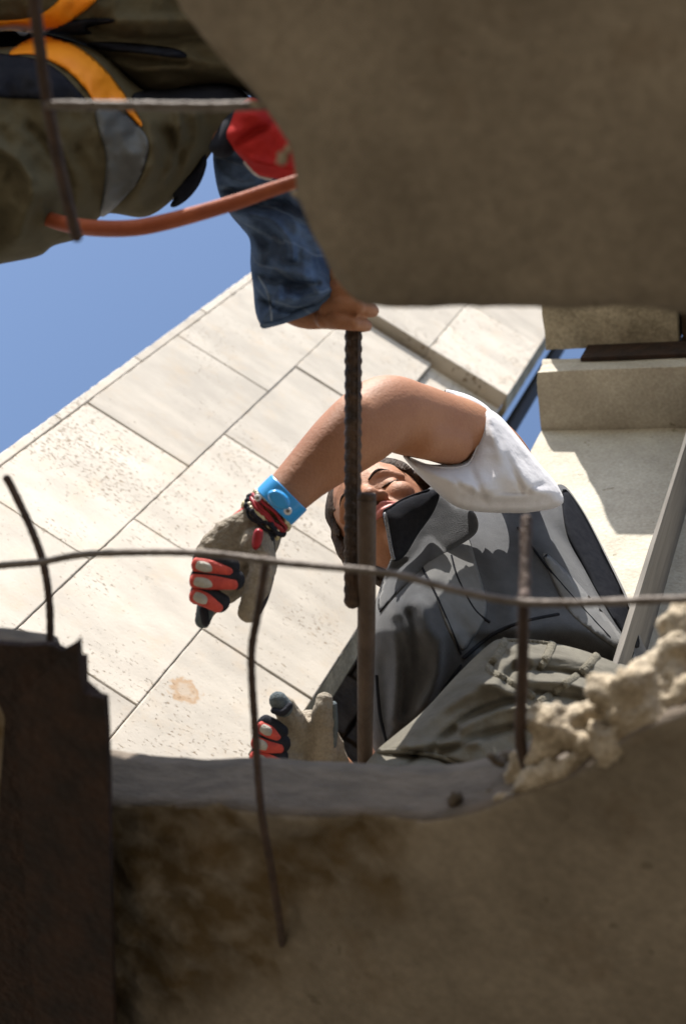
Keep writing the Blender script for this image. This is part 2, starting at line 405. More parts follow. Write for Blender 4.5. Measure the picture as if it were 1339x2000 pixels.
# spalled zones of the slab get an exposed-aggregate colour through a mesh attribute
def spall_fac(n, l):
    a = n.new('ShaderNodeAttribute'); a.attribute_name = 'spall'
    t = n.new('ShaderNodeTexNoise'); t.inputs['Scale'].default_value = 28; t.inputs['Detail'].default_value = 6; g = n.new('ShaderNodeNewGeometry'); l.new(g.outputs['Position'], t.inputs[0])
    m_ = n.new('ShaderNodeMath'); m_.operation = 'MULTIPLY'; m_.use_clamp = True; r = n.new('ShaderNodeMapRange'); r.inputs['From Min'].default_value = .3; r.inputs['From Max'].default_value = .6
    l.new(t.outputs[0], r.inputs[0]); l.new(r.outputs[0], m_.inputs[0]); l.new(a.outputs['Fac'], m_.inputs[1]); return m_.outputs[0]
node_mix(CONC, spall_fac, (.11, .075, .035))
def blow_holes(n, l):
    g = n.new('ShaderNodeNewGeometry'); v = n.new('ShaderNodeTexVoronoi'); v.inputs['Scale'].default_value = 16; v.inputs['Randomness'].default_value = 1
    w_ = n.new('ShaderNodeTexNoise'); w_.inputs['Scale'].default_value = 40; mx = n.new('ShaderNodeMix'); mx.data_type = 'VECTOR'; mx.inputs[0].default_value = .06
    l.new(g.outputs['Position'], w_.inputs[0]); l.new(g.outputs['Position'], mx.inputs['A']); l.new(w_.outputs['Color'], mx.inputs['B']); l.new(mx.outputs['Result'], v.inputs[0])
    c = n.new('ShaderNodeSeparateColor'); l.new(v.outputs['Color'], c.inputs[0])
    s_ = n.new('ShaderNodeMath'); s_.operation = 'MULTIPLY_ADD'; s_.inputs[1].default_value = .10; s_.inputs[2].default_value = .025; l.new(c.outputs[0], s_.inputs[0])
    k = n.new('ShaderNodeMath'); k.operation = 'LESS_THAN'; l.new(v.outputs['Distance'], k.inputs[0]); l.new(s_.outputs[0], k.inputs[1])
    p = n.new('ShaderNodeMath'); p.operation = 'MULTIPLY'; p.inputs[1].default_value = .6; l.new(k.outputs[0], p.inputs[0]); return p.outputs[0]
node_mix(CONC_PALE, blow_holes, (.13, .11, .06))
node_mix(CONC, blow_holes, (.12, .10, .07))
def rust_stain(n, l):
    t = n.new('ShaderNodeTexNoise'); t.inputs['Scale'].default_value = 9; t.inputs['Detail'].default_value = 6; t.inputs['Roughness'].default_value = .7
    g = n.new('ShaderNodeNewGeometry'); l.new(g.outputs['Position'], t.inputs[0])
    r = n.new('ShaderNodeValToRGB'); r.color_ramp.elements[0].position = .56; r.color_ramp.elements[1].position = .74; r.color_ramp.elements[1].color = (.5, .5, .5, 1)
    l.new(t.outputs[0], r.inputs[0]); return r.outputs[0]
node_mix(CONC, rust_stain, (.13, .085, .045))

# ------------------------------------------------------------------ ground and the broken slab
gs = 250.
tag(ob('ground', [(-gs, -gs, 0), (gs, -gs, 0), (gs, gs, 0), (-gs, gs, 0)], [(0, 1, 2, 3)], GROUND, at=(0, 0, 0), smooth=False), 'bare sunlit ground below the broken slab', None, None, 'structure')

HC, TH = 1.10, .10                         # slab underside above the camera, slab thickness
hole_px = [(215, 1578), (330, 1588), (450, 1583), (560, 1594), (640, 1600), (720, 1606), (800, 1606), (870, 1600), (930, 1586), (985, 1564), (1040, 1542), (1100, 1526),
           (1160, 1492), (1230, 1436), (1339, 1396), (1480, 1340), (1640, 1200), (1680, 900), (1600, 660), (1450, 618), (1339, 613), (1270, 604), (1200, 597), (1130, 603), (1060, 601),
           (900, 598), (800, 600), (716, 596), (690, 586), (664, 556), (643, 520), (618, 470), (598, 425), (582, 384), (574, 330), (566, 285), (540, 245), (505, 195), (455, 140),
           (405, 85), (355, 20), (320, -60), (250, -220), (0, -330), (-350, -200), (-480, 300), (-500, 900), (-350, 1260), (-120, 1310), (20, 1330), (70, 1450), (120, 1560)]
hp = np.array([PZ(x, y, HC)[:2] for x, y in hole_px])
hp = resample(hp, .009)
jit = np.array([noise.fractal(Vector((p[0] * 38, p[1] * 38, 1.7)), 1, 2, 4) for p in hp])
tg = np.gradient(hp, axis=0); nn = np.stack([tg[:, 1], -tg[:, 0]], 1); nn /= np.linalg.norm(nn, axis=1)[:, None]
hp = hp + nn * (jit * .0014)[:, None]
X0, X1, Y0, Y1 = -1.9, 2.3, -1.9, 4.3
outer = resample(np.array([(X0, Y0), (X1, Y0), (X1, Y1), (X0, Y1)]), .25)
lo, hi = hp.min(0) - .35, hp.max(0) + .35
gx, gy = np.meshgrid(np.arange(lo[0], hi[0], .014), np.arange(lo[1], hi[1], .014)); fine = np.stack([gx.ravel(), gy.ravel()], 1) + rng.normal(0, .0015, (gx.size, 2))
gx, gy = np.meshgrid(np.arange(X0 + .15, X1 - .1, .2), np.arange(Y0 + .15, Y1 - .1, .2)); coarse = np.stack([gx.ravel(), gy.ravel()], 1)
coarse = coarse[~((coarse > lo - .05) & (coarse < hi + .05)).all(1)]
fine = fine[(fine[:, 0] > X0 + .1) & (fine[:, 0] < X1 - .1) & (fine[:, 1] > Y0 + .1) & (fine[:, 1] < Y1 - .1)]
inn = np.concatenate([fine, coarse]); inn = inn[~inpoly(inn, hp)]; inn = inn[pdist(inn, hp, True) > .008]
V2, T2 = tri2d(np.concatenate([outer, hp]), inn, [(0, len(outer)), (len(outer), len(hp))])
T2 = T2[~inpoly(V2[T2].mean(1), hp)]
a = V2[T2[:, 1]] - V2[T2[:, 0]]; b = V2[T2[:, 2]] - V2[T2[:, 0]]
T2 = np.where((a[:, 0] * b[:, 1] - a[:, 1] * b[:, 0] > 0)[:, None], T2[:, ::-1], T2)     # face down
sp_px = [(215, 1570), (400, 1580), (720, 1605), (850, 1640), (800, 1700), (730, 1750), (640, 1800), (560, 1900), (420, 1960), (215, 2010), (-60, 2060), (-200, 1700), (-100, 1320), (20, 1330)]
sp = np.array([PZ(x, y, HC)[:2] for x, y in sp_px])
dsp = pdist(V2, sp, True) * np.where(inpoly(V2, sp), 1, -1)
nzv = np.array([noise.fractal(Vector((p[0] * 14, p[1] * 14, 5.)), 1, 2, 4) for p in V2])
spall = np.clip((dsp + nzv * .05) / .05 + .35, 0, 1)
big = np.array([noise.fractal(Vector((p[0] * 24, p[1] * 24, 9.)), 1, 2.1, 5) for p in V2])
sm = np.array([noise.fractal(Vector((p[0] * 6, p[1] * 6, 2.)), 1, 2.1, 4) for p in V2])
zb = HC + sm * .0022 + spall * (.012 + .013 * big)
z_bot = CAM[2] + zb; z_top = CAM[2] + HC + TH
n2 = len(V2); nh = len(hp); no = len(outer)
bot = np.column_stack([V2, z_bot]); top = np.column_stack([V2, np.full(n2, z_top)])
top[:, 2] += np.where(np.arange(n2) < no, 0, sm * .002)
SV = [bot, top]; SF = [tuple(t) for t in T2] + [tuple(t[::-1] + n2) for t in T2]
rows = 5; idx_prev = np.arange(no, no + nh); cnt = 2 * n2; WF = []
ctr = nn
wall_rows = []
for r in range(1, rows):
    f = r / rows; p = np.column_stack([hp, z_bot[no:no + nh] * (1 - f) + z_top * f])
    nv = np.array([noise.fractal(Vector((q * 30).tolist()), 1, 2, 3) for q in p]); p[:, :2] += nn * (nv * .0014)[:, None]
    SV.append(p); cur = np.arange(cnt, cnt + nh); cnt += nh
    WF.append((idx_prev, cur)); idx_prev = cur
WF.append((idx_prev, np.arange(n2 + no, n2 + no + nh)))
for A_, B_ in WF: SF += [(A_[i], A_[(i + 1) % nh], B_[(i + 1) % nh], B_[i]) for i in range(nh)]
nwall0 = 2 * len(T2)
SF += [(i, n2 + i, n2 + (i + 1) % no, (i + 1) % no) for i in range(no)]
slab_t = thing('concrete_slab', 'broken grey-brown concrete ceiling slab around the ragged hole', 'concrete slab', (0, .5, CAM[2] + HC))
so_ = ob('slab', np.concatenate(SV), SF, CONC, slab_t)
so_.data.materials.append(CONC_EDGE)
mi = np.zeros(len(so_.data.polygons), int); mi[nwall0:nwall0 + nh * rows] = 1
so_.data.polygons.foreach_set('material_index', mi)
at = so_.data.attributes.new('spall', 'FLOAT', 'POINT'); vals = np.zeros(len(so_.data.vertices)); vals[:n2] = spall
at.data.foreach_set('value', vals)
def chunk(c, r, n, vox, amps, sq=(1, 1, 1), seed=0):
    q = np.random.default_rng(seed); sh = []
    for i in range(n):
        d = q.normal(0, 1, 3); d /= np.linalg.norm(d); o = np.array(c) + d * r * q.uniform(.2, .8) * np.array(sq)
        k = r * q.uniform(.35, .6); sh.append(ell(o, np.array([k, k * q.uniform(.6, 1), k * q.uniform(.6, 1)]) * np.array(sq), np.linalg.qr(q.normal(0, 1, (3, 3)))[0], 10, 7))
    V, Fc = fuse(sh, vox, 1); return rough(V, Fc, amps), Fc
for k, (x, y, r) in enumerate([(549, 312, .009), (560, 296, .006), (578, 380, .005), (652, 540, .004), (500, 205, .006)]):
    p = (PZ(x, y, HC + .002) - CAM) @ M
    put('mortar_crumb', chunk(p, r, 4, r * .22, [(90, r * .25)], seed=k), RUBBLE, slab_t)
for x, y in ((X0 + .25, Y0 + .25), (X1 - .25, Y0 + .25), (X0 + .25, Y1 - .25), (X1 - .25, Y1 - .25)):
    v, f = box_axes(np.zeros(3), np.eye(3), (x - .15, y - .15, -.05), (x + .15, y + .15, CAM[2] + HC + .01), .01)
    ob('support_column', v, f, CONC_PALE, slab_t, smooth=False)

# ------------------------------------------------------------------ travertine-clad pier
YW = 2.080
pier = thing('stone_pier', 'tall sunlit travertine-clad pier rising behind the two men', 'stone pier', (-.5, YW + .3, CAM[2] + HC + TH))
zt0 = CAM[2] + HC + TH
v, f = box_axes(np.zeros(3), np.eye(3), (-.985, YW + .022, zt0 - .02), (-.045, YW + .50, CAM[2] + 7.4), .005)
ob('core', v, f, MORTAR, pier, smooth=False)
def tile(x0, x1, z0, z1, proud=0., th=.03, name='tile'):
    g = .0010
    x0 += g; x1 -= g; z0 += g * rng.uniform(.6, 1.4); z1 -= g * rng.uniform(.6, 1.4)
    nxs, nzs = max(2, int((x1 - x0) / .02)), max(2, int((z1 - z0) / .02))
    bev = .0025
    xs = np.concatenate([[x0], np.linspace(x0 + bev, x1 - bev, nxs), [x1]]); zs = np.concatenate([[z0], np.linspace(z0 + bev, z1 - bev, nzs), [z1]])
    y = YW - proud; tilt = rng.normal(0, .0012, 2)
    V = []; Fc = []
    for i, xx in enumerate(xs):
        for j, zz in enumerate(zs):
            e = (i in (0, len(xs) - 1)) or (j in (0, len(zs) - 1))
            q = noise.noise(Vector((xx * 60, zz * 60, 3.)))
            ox = (q * .0024 if i in (0, len(xs) - 1) else 0); oz = (q * .0024 if j in (0, len(zs) - 1) else 0)
            V.append((xx + ox, y + (bev if e else 0) + tilt[0] * (xx - x0) / .3 + tilt[1] * (zz - z0) / .5, zz + oz + CAM[2]))
    nj = len(zs)
    for i in range(len(xs) - 1):
        for j in range(nj - 1):
            a_ = i * nj + j; Fc.append((a_, a_ + nj, a_ + nj + 1, a_ + 1))
    ring = [i * nj for i in range(len(xs))] + [(len(xs) - 1) * nj + j for j in range(1, nj)] + [i * nj + nj - 1 for i in range(len(xs) - 2, -1, -1)] + [j for j in range(nj - 2, 0, -1)]
    n0 = len(V)
    for r in ring: V.append((V[r][0], y + th, V[r][2]))
    L = len(ring)
    for k in range(L): Fc.append((ring[(k + 1) % L], ring[k], n0 + k, n0 + (k + 1) % L))
    Fc.append(tuple(range(n0, n0 + L))[::-1])
    return ob(name, V, Fc, TRAV, pier, smooth=False)
ZB = HC + TH
for zz0, zz1 in zip([ZB, 1.48, 2.04, 2.60, 3.162, 3.742, 4.322, 4.90, 5.48, 6.06, 6.64], [1.48, 2.04, 2.60, 3.162, 3.742, 4.322, 4.90, 5.48, 6.06, 6.64, 7.2]): tile(-.965, -.637, zz0, zz1)
c2 = [ZB, 1.70, 2.27, 2.83, 3.40, 3.975, 4.55]
for zz0, zz1 in zip(c2[:-1], c2[1:]): tile(-.637, -.329 if zz1 < 4.5 else -.306, zz0, zz1 - (.02 if zz1 > 4.5 else 0), .003 if zz1 > 4.5 else 0)
c3 = [ZB, 1.49, 2.05, 2.61, 3.185, 3.75, 4.30, 4.55]
for k, (zz0, zz1) in enumerate(zip(c3[:-1], c3[1:])): tile(-.329 if zz1 < 4.5 else -.306, -.0225, zz0, zz1, -.016 if zz1 > 4.2 else 0)
for x0, x1, off in ((-.637, -.342, .2), (-.342, -.0225, 0)):
    zz = [4.55, 5.09 + off, 5.65 + off, 6.2 + off, 6.8]
    for zz0, zz1 in zip(zz[:-1], zz[1:]): tile(x0, x1, zz0, zz1, .040, .062)
ez = [ZB] + list(np.arange(1.62, 7.1, .47)) + [7.2]
for zz0, zz1 in zip(ez[:-1], ez[1:]): tile(-.994, -.966, zz0, zz1, -.002, name='edge_tile')
# chipped, chamfered return strip along the right edge
for z0, z1, w_, y0 in ((ZB, 4.50, .036, YW + .004), (4.55, 6.8, .022, YW - .034)):
    n = 60; V = []; Fc = []
    for i in range(n + 1):
        z = z0 + (z1 - z0) * i / n; q = noise.fractal(Vector((z * 9, 1.2, 0)), 1, 2, 3) * .004
        V += [(-.0222, y0, z + CAM[2]), (-.0222 + w_ + q, y0 + .05, z + CAM[2]), (-.0222 + w_ + q, y0 + .1, z + CAM[2]), (-.0222, y0 + .1, z + CAM[2])]
    for i in range(n):
        for k in range(4):
            Fc.append((i * 4 + k, i * 4 + (k + 1) % 4, i * 4 + 4 + (k + 1) % 4, i * 4 + 4 + k))
    Fc += [(3, 2, 1, 0), (n * 4, n * 4 + 1, n * 4 + 2, n * 4 + 3)]
    ob('return_strip', V, Fc, CONC_STAIN, pier, smooth=False)
# dark downpipe behind the pier's right edge
v, f = tube((np.array([(.045, YW + .13, zz) for zz in np.linspace(CAM[2] + 4.25, 10.2, 40)]) - CAM) @ M, .026, seg=20)
tag(put('downpipe', (v, f), BLACK), 'thin black downpipe running up the right edge of the stone pier', 'pipe')

# ------------------------------------------------------------------ dark low wall behind the kneeling man
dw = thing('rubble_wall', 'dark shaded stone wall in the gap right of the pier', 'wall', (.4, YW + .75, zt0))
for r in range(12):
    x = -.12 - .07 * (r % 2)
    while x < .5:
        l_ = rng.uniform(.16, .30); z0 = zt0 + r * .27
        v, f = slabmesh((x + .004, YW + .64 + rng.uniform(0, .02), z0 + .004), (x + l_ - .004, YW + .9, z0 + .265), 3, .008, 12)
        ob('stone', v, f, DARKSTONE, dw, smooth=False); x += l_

# ------------------------------------------------------------------ entablature on the right
E3 = nz((1, 0, UP[0] / -UP[2])); MN = np.cross(E3, UP)      # along the facade, out of the facade (camera axes)
FA = np.array([M @ E3, M @ MN, M @ UP])                     # rows: along, out, up (world)
O = P(1057, 840, 3.6)
def fac(x, y, out=None, up=None):                           # pixel -> facade coords on the plane out=.. or up=..
    r = ray(x, y); 
    k, v_ = (1, out) if out is not None else (2, up)
    t = ((FA[k] @ (O - CAM)) + v_) / (FA[k] @ r); q = CAM + r * t - O; return FA @ q
cor = thing('cornice_building', 'pale concrete building corner with two stepped cornices at right edge', 'building', O - FA[2] * 1.6)
cw_ = fac(1057, 725, up=0)[1]                                 # projection of the lower cornice
def fbox(name, lo, hi, m_, n=8, amp=.006, sc=9):
    v, f = slabmesh(lo, hi, n, amp, sc); return ob(name, O + v @ FA, f, m_, cor, smooth=False)
zb_ = zt0 - O[2]
xr = fac(1345, 845, out=0)[0]
fbox('wall', (0, -.30, zb_), (1.5, 0, -.001), CONC_PALE, 14, .004)
top1 = fac(1060, 701, out=cw_)[2]
fbox('cornice', (-.002, -.30, 0), (1.5, cw_, top1), CONC_PALE, 14, .006)
z2 = top1 * 1.72
# dark beam in the gap, set back at its left end
xl2 = fac(1131, 700, out=cw_ + .012)[0]
fbox('gap_beam', (xl2, cw_ + .0015, top1 * .62), (1.5, cw_ + .012, z2 - .002), RUST, 6, .003)
q0 = fac(1064, 686, up=z2); q1 = fac(1064, 590, up=z2)
xe = fac(1322, 640, up=z2)[0]
fbox('upper_cornice', (q0[0], q0[1], z2), (xe, q1[1] + .5, z2 + .16), CONC_STAIN, 12, .006)  # outer overhang lengthened out of view to cast shade on the wall
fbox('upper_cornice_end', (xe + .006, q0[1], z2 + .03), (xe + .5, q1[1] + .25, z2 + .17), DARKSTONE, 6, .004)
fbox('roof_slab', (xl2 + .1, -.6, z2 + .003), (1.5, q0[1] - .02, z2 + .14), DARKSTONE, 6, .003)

# weathered board partition at the right edge, seen obliquely from its shaded side
bn = nz(.85 * AX + .5 * np.cross(AX, UP)); btv = nz(np.cross(UP, bn)); btv = btv if btv[1] < 0 else -btv
BA = np.array([M @ btv, M @ UP, M @ bn]); bp0 = P(1240, 1180, 2.3)
bz = zt0 - bp0[2]
pk = thing('board_partition', 'grey weathered upright boards in shade at the right edge of the opening', 'board', bp0 + BA[1] * bz)
k = 0.
for i in range(9):
    w_ = rng.uniform(.10, .17)
    v, f = slabmesh((k + .002, bz, -.008), (k + w_ - .002, 1.3 + rng.uniform(-.02, .02), rng.uniform(-.003, .003)), 5, .004, 9)
    ob('board', bp0 + v @ BA, f, WOOD, pk, smooth=False); k += w_

# ------------------------------------------------------------------ steel beam, rebar, rubble on the slab
bt = thing('steel_beam', 'rusty torn steel beam end jutting into the hole at lower left', 'steel beam', P(110, 1650, 1.42))
hb = HC - .075
def beam_plate(outl, h, th):
    b2 = np.array([PZ(x, y, h)[:2] for x, y in outl]); z = CAM[2] + h; n = len(b2)
    V, T = tri2d(resample(b2, .006), np.zeros((0, 2))); T = T[inpoly(V[T].mean(1), b2)]; nb = len(V)
    V3 = np.concatenate([np.column_stack([V, np.full(nb, z)]), np.column_stack([V, np.full(nb, z + th)])])
    a = V[T[:, 1]] - V[T[:, 0]]; b = V[T[:, 2]] - V[T[:, 0]]
    T = np.where((a[:, 0] * b[:, 1] - a[:, 1] * b[:, 0] > 0)[:, None], T[:, ::-1], T)
    Fc = [tuple(t) for t in T] + [tuple(t[::-1] + nb) for t in T] + [(i, i + nb, (i + 1) % nb + nb, (i + 1) % nb) for i in range(nb)]
    return V3, Fc
low = [(30, 1375), (60, 1345), (105, 1300), (152, 1249), (157, 1322), (165, 1356), (205, 1364), (209, 1430), (213, 1600), (219, 1900), (228, 2250), (80, 2250), (68, 1960), (52, 1780), (44, 1580), (33, 1470)]
upf = [(-60, 1255), (0, 1258), (40, 1262), (100, 1259), (122, 1272), (150, 1256), (158, 1330), (205, 1372), (215, 1700), (226, 2250), (-20, 2250), (-10, 1700), (10, 1400)]
v, f = beam_plate(low, hb, .008); ob('lower_flange', v, f, RUST, bt, smooth=False)
v, f = beam_plate(upf, hb + .062, .008); ob('upper_flange', v, f, RUST, bt, smooth=False)
v, f = beam_plate([(112, 1330), (122, 1330), (150, 2240), (140, 2240)], hb + .0085, .053); ob('web', v, f, RUST, bt, smooth=False)

def wire(pts, r, m_, parent, name='bar', ribs=0):
    q = crom(np.array([(PZ(x, y, h) - CAM) @ M for x, y, h in pts]), 14)
    rr_ = np.array([r * (1 + .10 * noise.noise(Vector((i * .35, r * 900, 1.))) + .05 * math.cos(i * 2.1)) for i in range(len(q))])
    return put(name, tube(q, rr_, seg=12), m_, parent)
rg = thing('rebar_grid', 'bent thin rebar mesh crossing the hole above the lower lip', 'rebar', PZ(700, 1110, HC + .03))
hz = HC + .035
wire([(-160, 1125, hz), (0, 1105, hz), (80, 1098, hz), (180, 1082, hz), (380, 1080, hz), (560, 1100, hz), (760, 1120, hz), (880, 1150, hz), (1000, 1174, hz), (1120, 1178, hz), (1339, 1170, hz), (1520, 1172, hz + .02)], .0037, REBAR_GREY, rg)
wire([(14, 935, hz + .03), (25, 955, hz + .03), (60, 1030, hz + .02), (85, 1100, hz + .011), (97, 1180, hz + .005), (99, 1270, hz), (102, 1340, hz - .01)], .0042, REBAR, rg)
wire([(520, 1092, hz + .011), (505, 1190, hz + .01), (491, 1280, hz), (498, 1420, hz - .01), (510, 1580, hz - .045), (530, 1700, hz - .06), (545, 1795, hz - .055), (552, 1850, hz - .02)], .0041, REBAR, rg)
wire([(1027, 1016, hz + .10), (1024, 1150, hz + .04), (1022, 1180, hz + .012), (1019, 1330, hz), (1016, 1450, hz - .005), (1038, 1520, hz - .01), (1052, 1548, hz)], .0058, REBAR, rg)
rt = thing('rebar_stub', 'crossed rebar stub in front of the olive jacket at top left', 'rebar', PZ(95, 205, HC + .05))
hz2 = HC + .05
wire([(60, -80, hz2), (68, 0, hz2), (78, 90, hz2), (92, 190, hz2), (120, 340, hz2), (150, 462, hz2)], .0054, REBAR, rt)
wire([(96, 205, hz2 - .006), (240, 206, hz2 - .01), (400, 208, hz2 - .014), (505, 205, hz2 - .016), (620, 195, hz2 + .005)], .0042, REBAR_GREY, rt)

def lump(name, label, pts, seed, vox=.006):
    q = np.random.default_rng(seed); sh = []
    for (x, y, d, r) in pts:
        c = Pc(x, y, d); rr = r * d / F
        v_, f_ = ell(c, np.array([rr, rr * q.uniform(.8, 1.1), rr * q.uniform(.8, 1.1)]) * 1.12, np.linalg.qr(q.normal(0, 1, (3, 3)))[0], 18, 12)
        for _ in range(9):                   # flat fracture faces
            pn = nz(q.normal(0, 1, 3)); cut = rr * q.uniform(.5, .85); e_ = (v_ - c) @ pn - cut
            v_ = v_ - np.where(e_ > 0, e_, 0)[:, None] * pn
        sh.append((v_, f_))
    V, Fc = fuse(sh, vox * .8, 0); V = rough(V, Fc, [(20, .010), (60, .003), (190, .0022)])
    o = put(name, (V, Fc), RUBBLE, None); return tag(o, label, 'rubble', 'broken concrete on the right lip of the hole')
lump('rubble_chunk', 'big pale broken concrete chunk at the right edge of the hole lip',
     [(1320, 1225, 1.34, 38), (1312, 1265, 1.33, 34), (1290, 1310, 1.33, 60), (1340, 1340, 1.33, 80), (1240, 1330, 1.33, 52), (1200, 1340, 1.34, 44), (1420, 1330, 1.33, 110), (1290, 1390, 1.33, 60), (1215, 1380, 1.34, 40), (1325, 1195, 1.34, 20), (1185, 1450, 1.325, 46), (1235, 1412, 1.315, 50), (1285, 1385, 1.31, 50), (1340, 1368, 1.305, 52), (1400, 1352, 1.30, 52)], 3)
lump('rubble_chunk', 'knobbly pale concrete lump between the short upright rebar and the big chunk',
     [(1050, 1405, 1.37, 34), (1080, 1390, 1.37, 36), (1120, 1395, 1.37, 36), (1160, 1390, 1.36, 40), (1185, 1425, 1.36, 28), (1060, 1450, 1.37, 34), (1100, 1440, 1.37, 44), (1140, 1450, 1.36, 36), (1040, 1478, 1.37, 22), (1210, 1400, 1.35, 30)], 5)
lump('rubble_chunk', 'low crust of pale mortar hanging under the knobbly concrete lump',
     [(998, 1550, 1.40, 18), (1005, 1520, 1.40, 24), (1012, 1488, 1.40, 24), (1035, 1525, 1.39, 20), (1065, 1525, 1.39, 18), (1095, 1510, 1.39, 20), (1125, 1500, 1.385, 18), (1150, 1480, 1.355, 30), (985, 1560, 1.385, 20), (1080, 1515, 1.355, 28), (1120, 1500, 1.35, 30), (1045, 1525, 1.36, 26), (1015, 1538, 1.37, 24)], 8, .005)
for k, (x, y, d, r) in enumerate([(1104, 1492, 1.38, 15), (1150, 1478, 1.38, 12), (940, 1555, 1.42, 30), (890, 1560, 1.42, 26), (975, 1480, 1.42, 30)]):
    o = put('rubble_stone', chunk(Pc(x, y, d), r * d / F, 5, .003 if r < 20 else .005, [(60, .004), (160, .002)], seed=20 + k), RUBBLE if r < 20 else CONC_EDGE)
    tag(o, ['small round pebble on the crust below the knobbly lump', 'tiny pebble right of the round pebble on the crust', 'grey stone at the bottom of the lip left of the mortar crust',
            'grey stone leftmost on the lip below the trousers', 'grey stone tucked behind the mortar crust below the trousers'][k], 'stone', 'small stones on the lip')

# ------------------------------------------------------------------ the man in the vest
man = thing('person', 'young man in charcoal vest and white tee bending over hole, gloved hands', 'person', P(531, 1876, 1.64))
_vd = lambda p: 2.34 + .00016 * (p[:, 0] - 950) - .00092 * np.minimum(p[:, 1] - 1235, 0) - .00020 * np.maximum(p[:, 1] - 1235, 0)
vd = lambda p: _vd(p) - .05 * np.exp(-((p[:, 0] - 805) / 75) ** 2 - ((p[:, 1] - 1020) / 85) ** 2) - .10 * np.exp(-((p[:, 0] - 800) / 120) ** 2 - ((p[:, 1] - 1165) / 110) ** 2)
vest = Cloth([(752, 1010), (790, 990), (838, 966), (880, 985), (950, 990), (1050, 985), (1092, 945), (1134, 990), (1182, 1080), (1226, 1170), (1252, 1250), (1268, 1290), (1240, 1340), (1100, 1400), (1000, 1430),
              (880, 1450), (775, 1478), (735, 1472), (719, 1420), (717, 1340), (722, 1250), (735, 1170), (757, 1105), (768, 1070)], vd, .12, 170,
             folds=[([(900, 1000), (960, 1100), (1010, 1210)], 26, .014), ([(1000, 1010), (1080, 1100), (1150, 1200)], 24, .018), ([(1060, 1000), (1140, 1110), (1200, 1230)], 16, -.016),
                    ([(770, 1180), (780, 1280), (770, 1400)], 15, .018), ([(820, 1180), (850, 1290), (830, 1380)], 16, .017), ([(800, 1200), (812, 1290), (795, 1390)], 10, -.014),
                    ([(860, 1150), (905, 1230), (960, 1270)], 16, -.012), ([(1010, 1230), (1100, 1215), (1200, 1260)], 22, .020), ([(960, 1260), (1060, 1260), (1180, 1290)], 16, -.016),
                    ([(745, 1290), (752, 1380), (748, 1450)], 10, -.012), ([(775, 1215), (790, 1300), (785, 1400)], 9, -.014), ([(860, 1250), (850, 1330), (810, 1400)], 10, .014), ([(840, 1060), (850, 1120), (880, 1190)], 20, .010)], wr=.005, wsc=110, step=7, power=.6)
vo = put('vest', vest.build(), VEST, man)
put('side_panel', drape(vest, [(1098, 955), (1134, 994), (1180, 1082), (1222, 1172), (1248, 1252), (1235, 1262), (1190, 1200), (1140, 1110), (1105, 1040)], .0015, .002, 14).build(), VESTD, vo)
put('chest_panel', drape(vest, [(815, 1090), (850, 1070), (905, 1040), (930, 1100), (950, 1190), (925, 1245), (900, 1270), (870, 1220), (845, 1150)], .0012, .0022, 14).build(), VESTL, vo)
put('hip_panel', drape(vest, [(1060, 1080), (1110, 1120), (1180, 1200), (1240, 1280), (1215, 1276), (1120, 1205), (1085, 1150)], .0012, .0022, 14).build(), VESTL, vo)
for pts, hw in (([(905, 1042), (870, 1075), (815, 1110), (780, 1150), (742, 1195)], 3), ([(815, 1092), (850, 1160), (885, 1240), (900, 1278)], 3), ([(880, 1085), (893, 1130), (925, 1190), (955, 1215)], 4),
                ([(1010, 1030), (1070, 1110), (1130, 1180), (1190, 1245)], 3), ([(905, 1285), (960, 1240), (1020, 1215), (1090, 1200)], 5), ([(735, 1320), (742, 1400), (760, 1466)], 4), ([(770, 1450), (830, 1390), (900, 1300)], 4)):
    put('seam', seam(vest, pts, hw * .75, .0022), VESTD, vo)
lap = Cloth([(836, 954), (862, 962), (886, 986), (925, 1000), (930, 1040), (880, 1075), (830, 1105), (785, 1150), (744, 1192), (738, 1172), (752, 1125), (764, 1090), (788, 1060), (812, 1018)],
            lambda p: np.minimum(vest.front(p) - .001, 2.385 + .0002 * (p[:, 0] - 840) - .00065 * np.minimum(p[:, 1] - 960, 130) + .0003 * np.maximum(p[:, 1] - 1090, 0)), .008, 18, wr=.002, back=2, step=5)
put('shoulder_flap', lap.build(), VEST, vo)
coll = Cloth([(747, 1001), (770, 985), (800, 970), (838, 957), (858, 962), (846, 1000), (815, 1045), (790, 1085), (766, 1095), (757, 1050)], planed(800, 1020, 2.285, .0004, -.0004), .02, 30, wr=.003, step=5)
co_ = put('collar', coll.build(), VESTD, man)
put('zip', seam(coll, [(751, 1003), (757, 1035), (763, 1070), (768, 1092)], 3.6, .008), mat('zip_metal', (.25, .25, .26), (.08, .08, .09), 400, .4, metal=.6), co_)
put('collar_piping', seam(coll, [(750, 998), (790, 974), (838, 957)], 2.5, .001), VESTD, co_)

